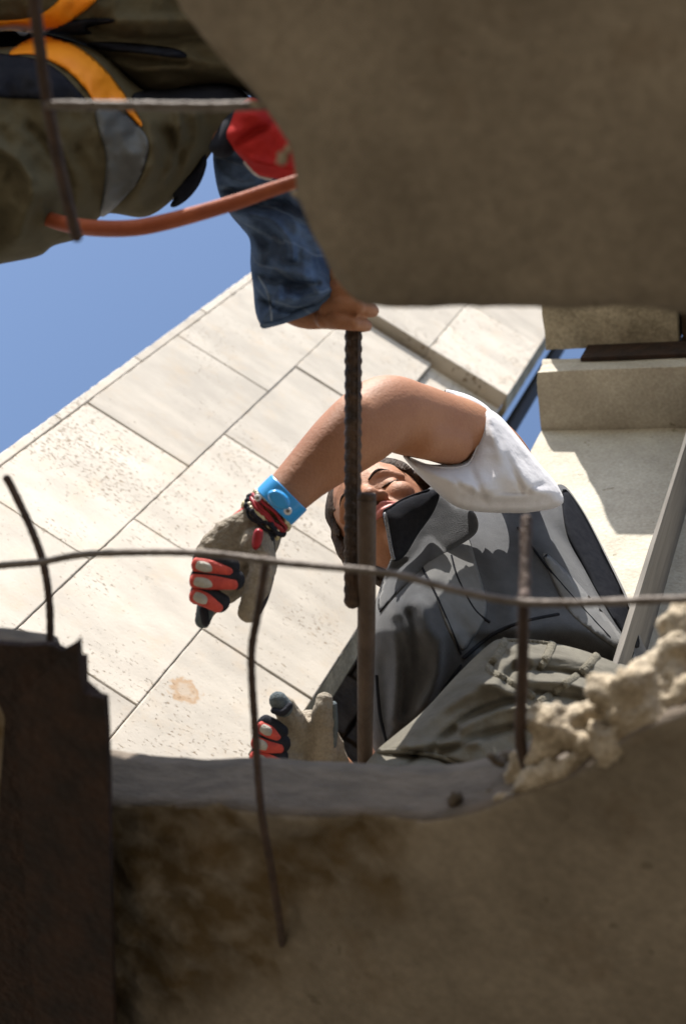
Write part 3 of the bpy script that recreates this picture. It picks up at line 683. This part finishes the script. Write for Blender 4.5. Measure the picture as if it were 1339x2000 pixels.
# trousers: near thigh with cargo pocket, far thigh and shins
td = planed(900, 1400, 2.06, .00016, -.00042)
thigh = Cloth([(700, 1510), (735, 1466), (765, 1440), (825, 1390), (890, 1320), (950, 1262), (985, 1247), (1060, 1253), (1130, 1268), (1190, 1290), (1290, 1330), (1330, 1440), (1200, 1560), (1000, 1640), (820, 1680), (700, 1640), (670, 1560)], td, .10, 120,
              folds=[([(790, 1450), (870, 1378), (975, 1328)], 13, .024), ([(840, 1465), (920, 1400), (1010, 1366)], 10, -.026), ([(870, 1340), (940, 1332), (1000, 1356)], 9, .018), ([(900, 1420), (980, 1384), (1030, 1385)], 9, .020),
                     ([(1000, 1288), (1090, 1284), (1190, 1304)], 7, .018), ([(1010, 1306), (1100, 1312), (1200, 1336)], 6, -.020), ([(1025, 1330), (1110, 1336), (1190, 1364)], 7, .018), ([(1045, 1352), (1120, 1362), (1180, 1384)], 5, -.016), ([(1060, 1376), (1120, 1384), (1180, 1400)], 6, .016),
                     ([(1090, 1262), (1140, 1280), (1190, 1292)], 5, -.014), ([(980, 1270), (1005, 1296), (985, 1326)], 10, -.022), ([(1010, 1268), (1040, 1290), (1030, 1330)], 9, .014), ([(745, 1474), (830, 1478), (920, 1506)], 8, -.028), ([(740, 1492), (800, 1500), (850, 1502)], 11, .020), ([(780, 1505), (800, 1490), (810, 1474)], 7, -.018),
                     ([(780, 1462), (850, 1452), (930, 1450)], 9, .018), ([(860, 1470), (930, 1440), (1000, 1420)], 9, -.022), ([(960, 1300), (940, 1290), (900, 1330)], 8, -.014)], wr=.006, wsc=60, step=5, power=.6)
to_ = put('trousers', thigh.build(), TROUS, man)
for pts, hw in (([(988, 1250), (972, 1280), (956, 1308), (985, 1328), (1020, 1348), (1040, 1362)], 9), ([(1078, 1256), (1068, 1282), (1050, 1306)], 9), ([(1166, 1280), (1130, 1318), (1080, 1352), (1030, 1392)], 9), ([(990, 1252), (1040, 1254), (1080, 1260)], 5)):
    put('pocket_welt', seam(thigh, pts, hw, .0015, 8, .45, 14), WELT, to_)
    q = resample(crom(np.array(pts, float), 8), 9, False)
    st = []
    for i in range(1, len(q) - 1):
        t_ = nz(q[i + 1] - q[i - 1]); n_ = np.array([-t_[1], t_[0]]); d_ = thigh.front(q[i:i + 1])[0] - .0062
        st.append(tp([(*(q[i] - n_ * hw * .8), d_ + .0045, 1.6), (*q[i], d_ + .002, 2.0), (*(q[i] + n_ * hw * .8), d_ + .0045, 1.6)], 2, 6))
    tag(put('stitching', join(*st), WELT, to_), kind='stuff')
put('knee_seam', seam(thigh, [(738, 1468), (800, 1468), (870, 1482), (915, 1505)], 5, .003), TROUS, to_)
far = [(1080, 1420, 2.42, 110), (950, 1500, 2.36, 92), (800, 1600, 2.2, 80)]
shin = [(770, 1560, 2.12, 84), (660, 1720, 1.88, 80), (560, 1840, 1.72, 80)]
shin2 = [(800, 1610, 2.2, 80), (790, 1790, 1.92, 76), (770, 1900, 1.76, 76)]
V, Fc = fuse([tp(far), tp(shin), tp(shin2)], .012, 4); put('trouser_legs', (V, Fc), TROUS, man)

# body: one continuous surface (torso, neck, arms, legs) joined with the finer head
hc = Pc(716, 960, 2.42)
hL = np.array([.8, .6, 0]); hU = np.array([-.37, .49, -.79]); hU = nz(hU - hL * (hU @ hL)); hF = np.cross(hL, hU)
HFm = np.array([hL, hU, hF]); sc_h = 1.13
def hp_(l, u, f_): return hc + (np.array([l, u, f_ - .085]) * sc_h) @ HFm
def he(l, u, f_, a, b_, c_): return ell(hp_(l, u, f_), np.array([a, b_, c_]) * sc_h, HFm, 20, 14)
def ht(pts, r):
    return tube(crom(np.array([hp_(*p) for p in pts]), 5), crom(np.array([[k] for k in r]), 5)[:, 0] * sc_h, seg=12)
head = [he(0, .035, 0, .074, .095, .092), he(0, -.04, .022, .060, .065, .060), he(0, -.082, .048, .026, .022, .024), he(0, .025, .055, .058, .05, .032),
        ht([(0, .006, .083), (0, -.018, .094), (0, -.036, .104)], [.009, .011, .013]), he(.013, -.040, .092, .010, .009, .012), he(-.013, -.040, .092, .010, .009, .012),
        he(.034, -.024, .060, .026, .022, .022), he(-.034, -.024, .060, .026, .022, .022), ht([(.012, .016, .081), (.034, .021, .078), (.055, .010, .060)], [.008, .009, .007]),
        ht([(-.012, .016, .081), (-.034, .021, .078), (-.055, .010, .060)], [.008, .009, .007]), he(.032, -.001, .066, .0165, .012, .013), he(-.032, -.001, .066, .0165, .012, .013),
        he(0, -.060, .070, .026, .014, .018), he(.076, -.005, -.012, .010, .030, .018), he(-.076, -.005, -.012, .010, .030, .018), he(0, -.062, -.01, .048, .04, .05)]
HV, HF_ = fuse(head, .0032, 3)
arm = [(552, 974, 2.02, 45), (600, 926, 2.04, 53), (655, 878, 2.06, 66), (705, 838, 2.09, 74), (752, 806, 2.13, 74), (800, 818, 2.20, 74), (850, 832, 2.26, 70), (905, 850, 2.32, 68), (970, 885, 2.37, 56), (1010, 925, 2.46, 40), (1000, 960, 2.60, 40)]
torso = [(990, 1000, 2.62, 50), (960, 1060, 2.56, 90), (980, 1200, 2.42, 130), (1030, 1320, 2.32, 120), (1070, 1380, 2.24, 100)]
neck = [(740, 1035, 2.47, 54), (762, 1090, 2.56, 50), (830, 1130, 2.64, 60)]
arm2 = [(860, 1190, 2.46, 70), (800, 1350, 2.44, 50), (740, 1560, 2.30, 46), (690, 1550, 2.24, 44), (652, 1500, 2.20, 36)]
legs = [(1090, 1380, 2.26, 100), (930, 1400, 2.16, 70), (780, 1540, 2.11, 66), (660, 1720, 1.88, 56), (560, 1850, 1.71, 44)]
legs2 = [(1080, 1420, 2.42, 90), (800, 1600, 2.2, 64), (770, 1910, 1.75, 44)]
BV, BF = fuse([tp(arm, 8, 20), tp([(768, 790, 2.135, 50), (800, 800, 2.18, 46)], 3), tp([(756, 768, 2.12, 32), (776, 762, 2.15, 30)], 3), tp([(690, 815, 2.065, 46), (650, 862, 2.045, 44), (615, 900, 2.03, 34)], 4), tp([(820, 852, 2.17, 44), (880, 866, 2.25, 44)], 4), tp(torso, ratio=.6), tp(neck, 8, 20), tp(arm2), tp(legs, ratio=.9), tp(legs2, ratio=.9)], .0065, 5)
put('body', join((BV, BF), (HV, HF_)), SKIN, man)
put('lips', fuse([ht([(-.024, -.0585, .080), (-.008, -.0545, .0905), (0, -.0555, .091), (.008, -.0545, .0905), (.024, -.0585, .080)], [.002, .0045, .004, .0045, .002]),
                  ht([(-.022, -.0605, .080), (0, -.066, .089), (.022, -.0605, .080)], [.002, .0058, .002])], .0016, 2), LIP, man)
for sg in (1, -1):
    put('eyelashes', ht([(sg * .018, -.004, .076), (sg * .032, -.008, .0785), (sg * .047, -.003, .070)], [.0012, .0020, .0014]), HAIR, man)
    put('eyebrow', fuse([ht([(sg * .014, .016, .089), (sg * .034, .023, .087), (sg * .054, .013, .069)], [.0018, .0026, .0012])], .0012, 1), HAIR, man)
hs = [he(0, .052, -.022, .082, .094, .092), he(0, .01, -.06, .078, .085, .05)]
q = np.random.default_rng(4)
for k in range(70):
    a_ = q.uniform(-2.3, 2.3); l0 = .078 * math.sin(a_) ; f0 = .075 * math.cos(a_) - .01
    u0 = .085 if abs(a_) < 1.0 else .06; ln = q.uniform(.05, .1) * (1 if a_ < 0 else .5) if abs(a_) > .9 else q.uniform(.03, .05)
    hs.append(ht([(l0 * .75, u0 + .03, f0 * .75), (l0 * 1.06, u0 - .015, f0 * 1.05), (l0 * 1.1 + q.normal(0, .006), u0 - ln, f0 * 1.02 + q.normal(0, .006))], [.010, .0075, .002]))
for sg in (-1, 1):
    for k in range(9):
        f0 = .02 - k * .008
        if sg > 0 and k < 3: continue
        hs.append(ht([(sg * .078, .04, f0), (sg * (.086 + q.normal(0, .002)), -.005 if sg < 0 else .01, f0 + q.normal(0, .004)), (sg * (.084 + q.normal(0, .004)), (-.055 if sg < 0 else -.015) + q.normal(0, .012), f0 + .004 + q.normal(0, .006))], [.009, .008, .002]))
HVv, HFf = fuse(hs, .0035, 1); put('hair', (HVv, HFf), HAIR, man)

# white tee sleeve
slv = Cloth([(786, 888), (830, 905), (862, 907), (905, 903), (922, 876), (941, 806), (946, 796), (975, 812), (1010, 852), (1052, 905), (1088, 948), (1097, 985), (1040, 1000), (980, 1002), (920, 998), (880, 984), (838, 948), (808, 918)],
            planed(940, 900, 2.29, .0005, -.0002), .075, 110, folds=[([(930, 960), (1000, 968), (1080, 960)], 9, .012), ([(900, 975), (980, 985), (1070, 978)], 6, -.012), ([(945, 830), (990, 880), (1040, 950)], 18, .012), ([(850, 915), (900, 940), (960, 955)], 14, .008),
            ([(915, 905), (930, 940), (950, 985)], 6, -.008), ([(915, 972), (990, 962), (1085, 972)], 4, -.009), ([(960, 830), (985, 880), (1020, 960)], 5, -.007), ([(1000, 850), (1040, 905), (1070, 950)], 6, .007), ([(1030, 960), (1060, 945), (1088, 955)], 4, -.008), ([(880, 930), (905, 955), (940, 975)], 4, -.006)], wr=.006, wsc=60, back=1.9, step=6)
sv_ = put('sleeve', slv.build(), TEE, man)
put('sleeve_rim', Cloth([(866, 764), (898, 766), (935, 782), (962, 806), (970, 840), (935, 850), (905, 810)], 2.40, .02, 20, step=6).build(), TEE, man)
put('hem_seam', seam(slv, [(800, 895), (850, 912), (905, 910), (928, 880), (948, 812)], 1.6, .001), TEE, sv_)

# wrist: blue band, bracelets
wp = lambda t, k=1.0: (552 - 40 * t, 974 + 40 * t, 2.015, 47 * k)
put('wristband', tp([wp(-.32, 1.04), wp(-.1, 1.05), wp(.22, 1.05), wp(.42, 1.04)], 3, 24, cap=False), BLUE, man)
put('band_tab', Cloth([(523, 962), (540, 956), (560, 968), (566, 990), (545, 995), (528, 982)], 1.915, .006, 6, step=4).build(), BLUE, man)
for x, y, r in ((562, 998, 8), (503, 972, 7)): put('snap', ell(Pc(x, y, 1.925), np.array([r, r, r * .5]) * 1.93 / F), SNAP, man); put('snap_pin', ell(Pc(x, y, 1.918), np.array([3.6, 3.6, 3]) * 1.93 / F), REBAR_GREY, man)
def loop(t, hw, thick, tilt, wob, seed):      # a cord loop round the wrist
    q = np.random.default_rng(seed); c = Pc(552 - 40 * t, 974 + 40 * t, 2.018); ax = nz(Pc(512, 1014, 2.018) - Pc(552, 974, 2.018)); ax = nz(ax + np.array([0, 0, tilt]))
    e1 = nz(np.cross(ax, (0, 0, 1))); e2 = np.cross(ax, e1); r = hw * 2.018 / F; ph = q.uniform(0, 6, 3)
    A_ = np.linspace(0, 2 * math.pi, 57)[:-1]
    pts = np.array([c + r * (math.cos(k) * e1 + .92 * math.sin(k) * e2) + ax * wob * (math.sin(3 * k + ph[0]) + .6 * math.sin(7 * k + ph[1])) for k in A_])
    return pts, thick
for t, hw, th_, tilt, wob, m_, beads in ((.62, 47, .0030, .12, .0012, BEADR, 0), (.74, 47, .0030, -.1, .0014, BEADR, 0), (.88, 46, .0034, .2, .0016, BEADR, 0), (1.0, 46, .0022, -.25, .002, GL_BLK, 0), (.80, 49, .0018, -.3, .003, GL_BLK, .0052), (.56, 48, .0016, .3, .002, BEADW, .0046), (1.1, 46, .0016, .25, .002, BEADW, .0050)):
    pts, th_ = loop(t, hw, th_, tilt, wob, int(t * 100))
    q_ = np.concatenate([pts, pts[:2]]); sh = [tube(q_, th_, seg=8)]
    if beads: sh += [ell(p, np.array([1, 1, 1]) * beads * (1 if k % 4 else .75), None, 8, 6) for k, p in enumerate(pts[::2])]
    V, Fc = fuse(sh, .0013, 1); put('bracelet', (V, Fc), m_, man)

# hanging glove (viewer's left)
palm = [(528, 1008, 2.02, 40), (506, 1034, 2.02, 52), (478, 1064, 2.02, 66), (450, 1096, 2.02, 70), (436, 1124, 2.01, 60)]
gsh = [tp(palm, 6, 18, ratio=.5), tp([(500, 1060, 2.0, 34), (512, 1110, 1.98, 27), (497, 1158, 1.97, 25), (484, 1200, 1.97, 20)], 6, 14, ratio=.9)]
for (x0, y0, x1, y1, hw) in ((452, 1108, 398, 1100, 20), (458, 1134, 396, 1130, 20), (440, 1160, 394, 1160, 19)):
    gsh.append(tp([(x0 + 20, y0 - 8, 2.01, hw), (x0, y0, 1.99, hw), (x1, y1, 1.985, hw), (x1 - 4, y1 + 2, 2.02, hw)], 4, 14))
gsh.append(tp([(428, 1150, 2.0, 20), (410, 1180, 1.99, 19), (396, 1212, 1.985, 16)], 5, 14))
gl = thing('glove', None, None, (0, 0, 0)); gl.parent = man; gl.location = (-np.array(man.location)).tolist()
bpy.data.objects.remove(gl)
GVv, GFf = fuse(gsh, .0034, 3); GVv = rough(GVv, GFf, [(40, .0032), (130, .0010)]); g1 = put('glove', (GVv, GFf), GLOVE, man)
g1['label'] = 'hanging taupe glove, fingers down'
def pads(host, rows, tip):
    for (pts, hw, d) in rows:
        put('knuckle_trim', tp([(x + 2, y - 3, d + .002, hw + 4) for x, y in pts], 6, 14, ratio=.75), GL_BLK, host)
        n_ = len(pts) - 1
        put('knuckle_strap', tp([(x - 4, y + 5, d - .005, hw * (1, 1, .72)[i]) for i, (x, y) in enumerate(pts)], 6, 14, ratio=.7), GL_RED, host)
        x0, y0 = pts[0]; x1, y1 = pts[1]
        put('knuckle_pad', tp([(x0 - 3, y0 + 5, d - .009, hw * .62), (x0 * .5 + x1 * .5, y0 * .5 + y1 * .5 + 8, d - .0125, hw * .66), (x1 - 2, y1 + 9, d - .010, hw * .42)], 5, 14, ratio=.55), GL_WHT, host)
pads(g1, [([(388, 1098), (415, 1102), (452, 1112)], 15, 1.945), ([(384, 1130), (415, 1132), (462, 1136)], 15, 1.942), ([(384, 1158), (405, 1166), (432, 1182)], 15, 1.942)], None)
put('fingertip', tp([(402, 1188, 1.975, 18), (396, 1212, 1.975, 15.5)], 4, 14, ratio=1.05), GL_GRY, g1)
put('fingertip_band', tp([(398, 1192, 1.962, 9), (402, 1216, 1.962, 8)], 4, 10, ratio=1), GL_BLK, g1)
put('thumb_back', tp([(524, 1050, 2.005, 12), (528, 1110, 1.995, 10), (518, 1160, 1.985, 9), (506, 1195, 1.98, 6)], 6, 12, ratio=1.6), GL_BLK, g1)
put('glove_cuff', tp([(484, 994, 2.025, 9), (460, 1012, 2.025, 9), (430, 1036, 2.025, 7), (402, 1064, 2.025, 4)], 6, 12, ratio=1.6), GL_RED, g1)
put('cuff_pull', Cloth([(496, 1038), (506, 1032), (514, 1040), (510, 1062), (500, 1074), (492, 1066)], 1.966, .004, 8, step=4).build(), BEADR, g1)

# second glove, palm open, fingers up
gsh = [tp([(650, 1540, 2.18, 46), (620, 1490, 2.17, 62), (598, 1450, 2.16, 64), (580, 1420, 2.15, 50)], 6, 18, ratio=.5), tp([(630, 1470, 2.15, 30), (630, 1420, 2.13, 24), (631, 1385, 2.12, 22), (633, 1366, 2.12, 17)], 6, 14, ratio=.9),
       tp([(590, 1440, 2.15, 28), (570, 1405, 2.12, 25), (550, 1376, 2.10, 20)], 6, 14)]
for (x0, y0, x1, y1) in ((560, 1438, 518, 1418), (560, 1456, 508, 1446), (560, 1482, 502, 1474)): gsh.append(tp([(x0 + 20, y0, 2.14, 19), (x0 - 12, y0 - 4, 2.12, 18), (x1, y1, 2.115, 16)], 5, 14))
GVv, GFf = fuse(gsh, .0034, 3); GVv = rough(GVv, GFf, [(40, .0028), (130, .0010)]); g2 = put('glove', (GVv, GFf), GLOVE, man)
g2['label'] = 'raised taupe glove, palm open and thumb up'
pads(g2, [([(514, 1416), (530, 1424), (546, 1436)], 14, 2.075), ([(504, 1444), (522, 1452), (552, 1456)], 14, 2.072), ([(500, 1474), (520, 1476), (548, 1482)], 13, 2.072)], None)
put('fingertip', tp([(553, 1382, 2.085, 19), (543, 1368, 2.082, 18)], 4, 14), GL_GRY, g2)
put('fingertip_band', tp([(534, 1388, 2.07, 6), (552, 1392, 2.065, 7), (566, 1378, 2.07, 6)], 4, 10), GL_BLK, g2)
put('thumb_back', tp([(652, 1376, 2.12, 6), (652, 1420, 2.13, 8), (646, 1470, 2.15, 9), (638, 1490, 2.16, 8)], 6, 12, ratio=1.6), GL_GRY, g2)
put('shirt_cuff', tp([(640, 1476, 2.175, 14), (652, 1500, 2.185, 24)], 4, 12, ratio=1.0), TEE, man)
for pts in ([(780, 1890, 1.78, 40), (720, 1940, 1.69, 42)], [(560, 1850, 1.73, 42), (500, 1900, 1.66, 44)]):
    q_ = pts; V, Fc = fuse([tp([(x, y, d, hw) for x, y, d, hw in q_], 4, 14, ratio=.8)], .008, 3); put('boot', (V, Fc), BLACK, man)

# ------------------------------------------------------------------ ribbed rod and pipe
rp = np.linspace(600, 1172, 560); path = np.array([Pc(690 - 2 * (y - 600) / 570, y, 1.90 + .03 * (y - 600) / 570) for y in rp])
rr = .0114 + .0006 * np.clip(np.cos(2 * np.pi * rp / 23.5) * 1.6, -1, 1) + np.array([noise.fractal(Vector((y * .11, 4., 0)), 1, 2, 3) for y in rp]) * .00035
rod = thing('ribbed_rod', 'dark ribbed steel bar held upright in the bare fist', 'steel bar', P(688, 1172, 1.93))
put('shaft', tube(path, rr, rr, 14), ROD, rod)
for off in (-.35, .5): put('rib', tube(path + np.array([off * .0112, 0, .0098]), .0016, seg=6), ROD, rod)
pp = [(716, 970, 1.86, 18.5), (716, 1100, 1.90, 18), (715, 1250, 1.96, 17.5), (713, 1400, 2.02, 15.5), (712, 1560, 2.08, 14.5)]
pipe = thing('iron_pipe', 'plain brown iron pipe standing beside the ribbed bar before the vest', 'pipe', P(712, 1560, 2.08))
put('tube', tp(pp, 10, 20, cap=False), PIPE, pipe)
put('collar', tp([(715.6, 963, 1.8585, 16), (715.6, 965, 1.8587, 18.4), (716, 974, 1.86, 19)], 2, 20, cap=False), ROD, pipe)

# ------------------------------------------------------------------ person in denim holding the bar (mostly hidden above the slab)
den = thing('person', 'person in rolled denim sleeve reaching down with bare fist round bar', 'person', P(640, 700, 1.5))
dn = Cloth([(416, 300), (420, 345), (430, 385), (450, 420), (472, 446), (488, 470), (489, 520), (494, 560), (498, 605), (506, 630), (517, 641), (545, 632), (590, 620), (630, 600), (664, 572), (660, 545), (690, 480), (680, 400), (640, 330), (560, 250), (470, 240), (425, 270)],
           planed(550, 450, 1.93, .0001, -.0002), .065, 75, folds=[([(455, 420), (520, 426), (565, 470), (570, 500)], 9, .024), ([(470, 400), (540, 398), (610, 440)], 11, -.026), ([(500, 480), (540, 520), (600, 540)], 12, .018), ([(495, 560), (560, 586), (650, 566)], 9, .018), ([(496, 530), (550, 556), (620, 556)], 8, -.018),
            ([(500, 580), (560, 608), (610, 596)], 5, -.020), ([(430, 340), (480, 352), (550, 330)], 11, .022), ([(440, 372), (500, 372), (570, 352)], 8, -.024), ([(510, 625), (540, 590), (548, 560)], 7, .018), ([(575, 430), (590, 500), (620, 560)], 22, .016), ([(485, 450), (510, 470), (520, 510)], 9, -.018), ([(424, 310), (470, 316), (520, 300)], 8, -.018)], wr=.014, wsc=38, step=5)
dno = put('denim_sleeve', dn.build(), DENIM, den)
put('cuff_roll', seam(dn, [(516, 634), (560, 622), (615, 600), (655, 570)], 8, .0, 10, 1.2), DENIM, dno)
put('sleeve_seam', seam(dn, [(505, 540), (525, 580), (530, 630)], 2.5), mat('denim_thread', (.2, .25, .32), (.15, .2, .27), 50), dno)
fist = [tp([(545, 556, 1.93, 46), (585, 592, 1.92, 46), (625, 604, 1.91, 40), (652, 606, 1.905, 30)], 6, 18, ratio=.7),
        tp([(640, 598, 1.885, 20), (672, 596, 1.866, 17), (700, 600, 1.862, 14.5), (720, 604, 1.872, 13.5), (728, 608, 1.895, 12), (716, 610, 1.918, 11)], 6, 14), tp([(632, 624, 1.89, 19), (660, 628, 1.868, 16.5), (690, 633, 1.862, 13.5), (708, 635, 1.872, 12.5), (716, 637, 1.895, 11), (704, 640, 1.915, 10)], 6, 14),
        tp([(640, 570, 1.89, 20), (678, 564, 1.868, 17), (712, 570, 1.87, 14), (726, 576, 1.90, 12)], 6, 14), tp([(635, 540, 1.90, 19), (672, 534, 1.88, 15), (700, 538, 1.885, 13), (712, 542, 1.91, 11)], 6, 14),
        tp([(610, 610, 1.935, 20), (655, 600, 1.945, 16), (700, 612, 1.94, 14)], 6, 14), ell(Pc(640, 600, 1.878), (.0125, .011, .009)), ell(Pc(634, 626, 1.88), (.0115, .0105, .009)), ell(Pc(700, 600, 1.855), (.009, .009, .007)), ell(Pc(690, 632, 1.856), (.009, .0085, .007)),
        tp([(560, 560, 1.93, 44), (545, 430, 1.94, 44), (530, 270, 1.95, 46), (600, 120, 1.92, 60)], 8, 16)]
tors = [(585, 130, 1.90, 104), (580, -20, 1.88, 160), (590, -260, 1.86, 160)]  # unseen torso, placed so its shadow covers the hole's lower lip
fist += [tp(tors, ratio=.6), tp([(610, -260, 1.86, 90), (680, -60, 1.62, 90), (700, 200, 1.46, 60), (800, 330, 1.34, 50)], 6)]
fist += [ell(Pc(760, 160, 1.84), (.078, .11, .09)), tp([(640, 60, 1.88, 60), (740, 130, 1.85, 56)], 3)]
V, Fc = fuse(fist, .0028, 1); put('body', (V, Fc), SKIN, den)
put('jacket', fuse([tp([(530, 270, 1.95, 62), (600, 120, 1.92, 88), (610, 80, 1.9, 88)], 6, 16, ratio=.8), tp([(x, y, d, h_ + 16) for x, y, d, h_ in tors], ratio=.65)], .01, 4), DENIM, den)
put('trousers', fuse([tp([(610, -260, 1.86, 110), (680, -60, 1.62, 106), (700, 200, 1.46, 76), (790, 300, 1.36, 66)], 6)], .01, 4), DENIM, den)
put('hair', fuse([ell(Pc(774, 140, 1.86), (.086, .10, .09))], .008, 2), HAIR, den)

# ------------------------------------------------------------------ person in olive work clothes (top left) and the hose
oli = thing('person', 'worker in olive clothes with orange tape and red cuff leaning at top left', 'person', P(-300, 200, 1.6))
low_ = Cloth([(-330, 60), (-150, 80), (0, 92), (60, 84), (130, 80), (200, 105), (260, 160), (300, 178), (420, 166), (468, 180), (505, 205), (480, 255), (430, 262), (412, 300), (384, 338), (335, 392), (282, 424), (205, 418), (162, 462), (105, 480), (76, 500), (0, 516), (-150, 545), (-340, 560)],
             planed(150, 300, 1.86, .0002, 0.), .11, 130, folds=[([(330, 260), (350, 330), (300, 400)], 14, -.024), ([(290, 240), (300, 320), (250, 400)], 14, .022), ([(350, 215), (345, 290), (320, 360)], 8, .016), ([(60, 250), (130, 340), (120, 450)], 12, -.016), ([(-30, 270), (60, 350), (30, 480)], 12, .016), ([(30, 300), (80, 380), (60, 480)], 24, .012), ([(150, 300), (190, 380), (170, 440)], 18, -.010),
             ([(370, 200), (390, 260), (360, 330)], 12, .012), ([(-60, 330), (0, 420), (-20, 500)], 20, -.014)], wr=.012, wsc=60, step=7)
lo_ = put('work_trousers', low_.build(), OLIVE, oli)
upp = Cloth([(-330, -260), (300, -260), (420, -100), (470, 40), (510, 150), (505, 190), (430, 172), (310, 190), (240, 150), (170, 92), (90, 66), (40, 58), (-20, 66), (-150, 96), (-330, 100)],
            planed(150, 0, 1.90, .0002, 0.), .10, 110, folds=[([(180, 60), (280, 80), (420, 70)], 12, -.02), ([(200, 95), (300, 105), (440, 130)], 9, .016), ([(230, 40), (320, 40), (420, 40)], 12, .016), ([(260, 140), (340, 130), (470, 150)], 8, .012), ([(190, 110), (280, 120), (360, 120)], 6, -.018)], wr=.012, wsc=55, step=7)
up_ = put('work_jacket', upp.build(), OLIVE, oli)
put('orange_tape', drape(low_, [(18, 106), (40, 84), (80, 70), (125, 78), (170, 102), (215, 145), (252, 195), (272, 228), (278, 248), (266, 240), (235, 208), (190, 204), (172, 180), (140, 145), (100, 120), (60, 106)], .004, .004, 14, 6).build(), ORANGE, lo_)
put('orange_tape', drape(upp, [(-60, 36), (0, 40), (60, 34), (100, 14), (140, -30), (190, -70), (240, -60), (190, 0), (150, 34), (110, 58), (70, 64), (20, 60), (-60, 62)], .004, .004, 14, 6).build(), ORANGE, up_)
put('reflective_tape', drape(low_, [(186, 216), (232, 216), (278, 254), (290, 290), (272, 350), (240, 390), (208, 420), (196, 418), (204, 360), (206, 300)], .003, .004, 12, 6).build(), SILVER, lo_)
put('navy_strip', drape(low_, [(-20, 110), (30, 108), (80, 118), (120, 142), (160, 185), (184, 216), (150, 205), (90, 195), (0, 190), (-20, 180)], .002, .003, 12, 7).build(), NAVY, lo_)
put('navy_cuff', drape(low_, [(262, 182), (340, 168), (440, 164), (478, 182), (488, 198), (420, 206), (330, 206), (272, 202)], .003, .005, 12, 6).build(), NAVY, lo_)
put('navy_fold', drape(upp, [(170, 84), (230, 82), (330, 92), (365, 106), (350, 114), (270, 104), (200, 98)], .003, .004, 8, 6).build(), NAVY, up_)
put('navy_fold', drape(upp, [(90, 62), (140, 40), (215, 36), (220, 44), (170, 54), (180, 66), (130, 68)], .003, .004, 8, 6).build(), NAVY, up_)
put('navy_back', Cloth([(-140, 40), (60, 44), (150, 60), (190, 100), (100, 120), (-140, 130)], 1.99, .05, 40, step=8).build(), NAVY, oli)
put('wrist_cuff', Cloth([(408, 290), (420, 262), (445, 225), (470, 215), (478, 250), (455, 300), (430, 308)], 1.76, .03, 24, step=6).build(), NAVY, oli)
red = Cloth([(440, 266), (452, 232), (470, 200), (500, 192), (540, 230), (590, 290), (600, 360), (560, 352), (520, 346), (496, 338), (476, 314), (455, 290)], 1.74, .04, 40, folds=[([(455, 285), (490, 262), (530, 240)], 10, -.016), ([(470, 305), (520, 320), (570, 330)], 9, .012), ([(480, 225), (520, 235), (560, 280)], 12, .010)], wr=.006, wsc=35, step=5)
put('red_cuff', red.build(), REDCL, oli)
put('pale_lining', seam(red, [(478, 316), (500, 340), (530, 350)], 3.5, 0), TEE, oli)
put('webbing_strap', Cloth([(352, 352), (378, 330), (398, 300), (404, 320), (392, 356), (370, 386), (344, 404), (332, 402), (340, 385), (332, 378)], 1.87, .008, 10, step=5).build(), NAVY, oli)
ob_body = fuse([tp([(-560, 300, 1.95, 260), (-300, 310, 1.95, 180), (0, 300, 1.87, 120), (250, 290, 1.88, 80), (430, 240, 1.88, 36)], 6, ratio=.5), tp([(-560, -60, 1.98, 200), (-200, -60, 1.95, 120), (150, -60, 1.91, 90), (420, 60, 1.93, 60)], 6, ratio=.6),
                ell(Pc(-420, -380, 2.0), (.078, .11, .09)), tp([(-480, -100, 2.0, 90), (-430, -330, 2.0, 66)], 4), tp([(-560, 300, 1.95, 150), (-620, 480, 1.7, 90), (-640, 560, 1.5, 70)], 5)], .011, 4)
put('body', ob_body, SKIN, oli)
put('jacket_back', fuse([tp([(-600, 300, 1.95, 285), (-330, 310, 1.95, 205), (-200, 310, 1.93, 190)], 6, ratio=.55), tp([(-600, -60, 1.98, 225), (-250, -70, 1.95, 150)], 6, ratio=.65), tp([(-560, 300, 1.95, 170), (-620, 480, 1.7, 110), (-640, 560, 1.5, 90)], 5)], .014, 4), OLIVE, oli)
put('helmet', fuse([ell(Pc(-415, -410, 2.0), (.10, .11, .11))], .01, 2), ORANGE, oli)

hq = [(20, 380, 1.80, 15), (90, 425, 1.76, 15), (160, 443, 1.72, 16), (250, 446, 1.68, 16), (330, 432, 1.66, 16), (450, 398, 1.62, 15), (520, 374, 1.60, 14), (590, 350, 1.58, 13), (720, 300, 1.56, 12)]
tag(put('hose', tp(hq, 10, 16), HOSE), 'orange-brown rubber hose sagging between the olive trousers and the denim sleeve', 'hose')
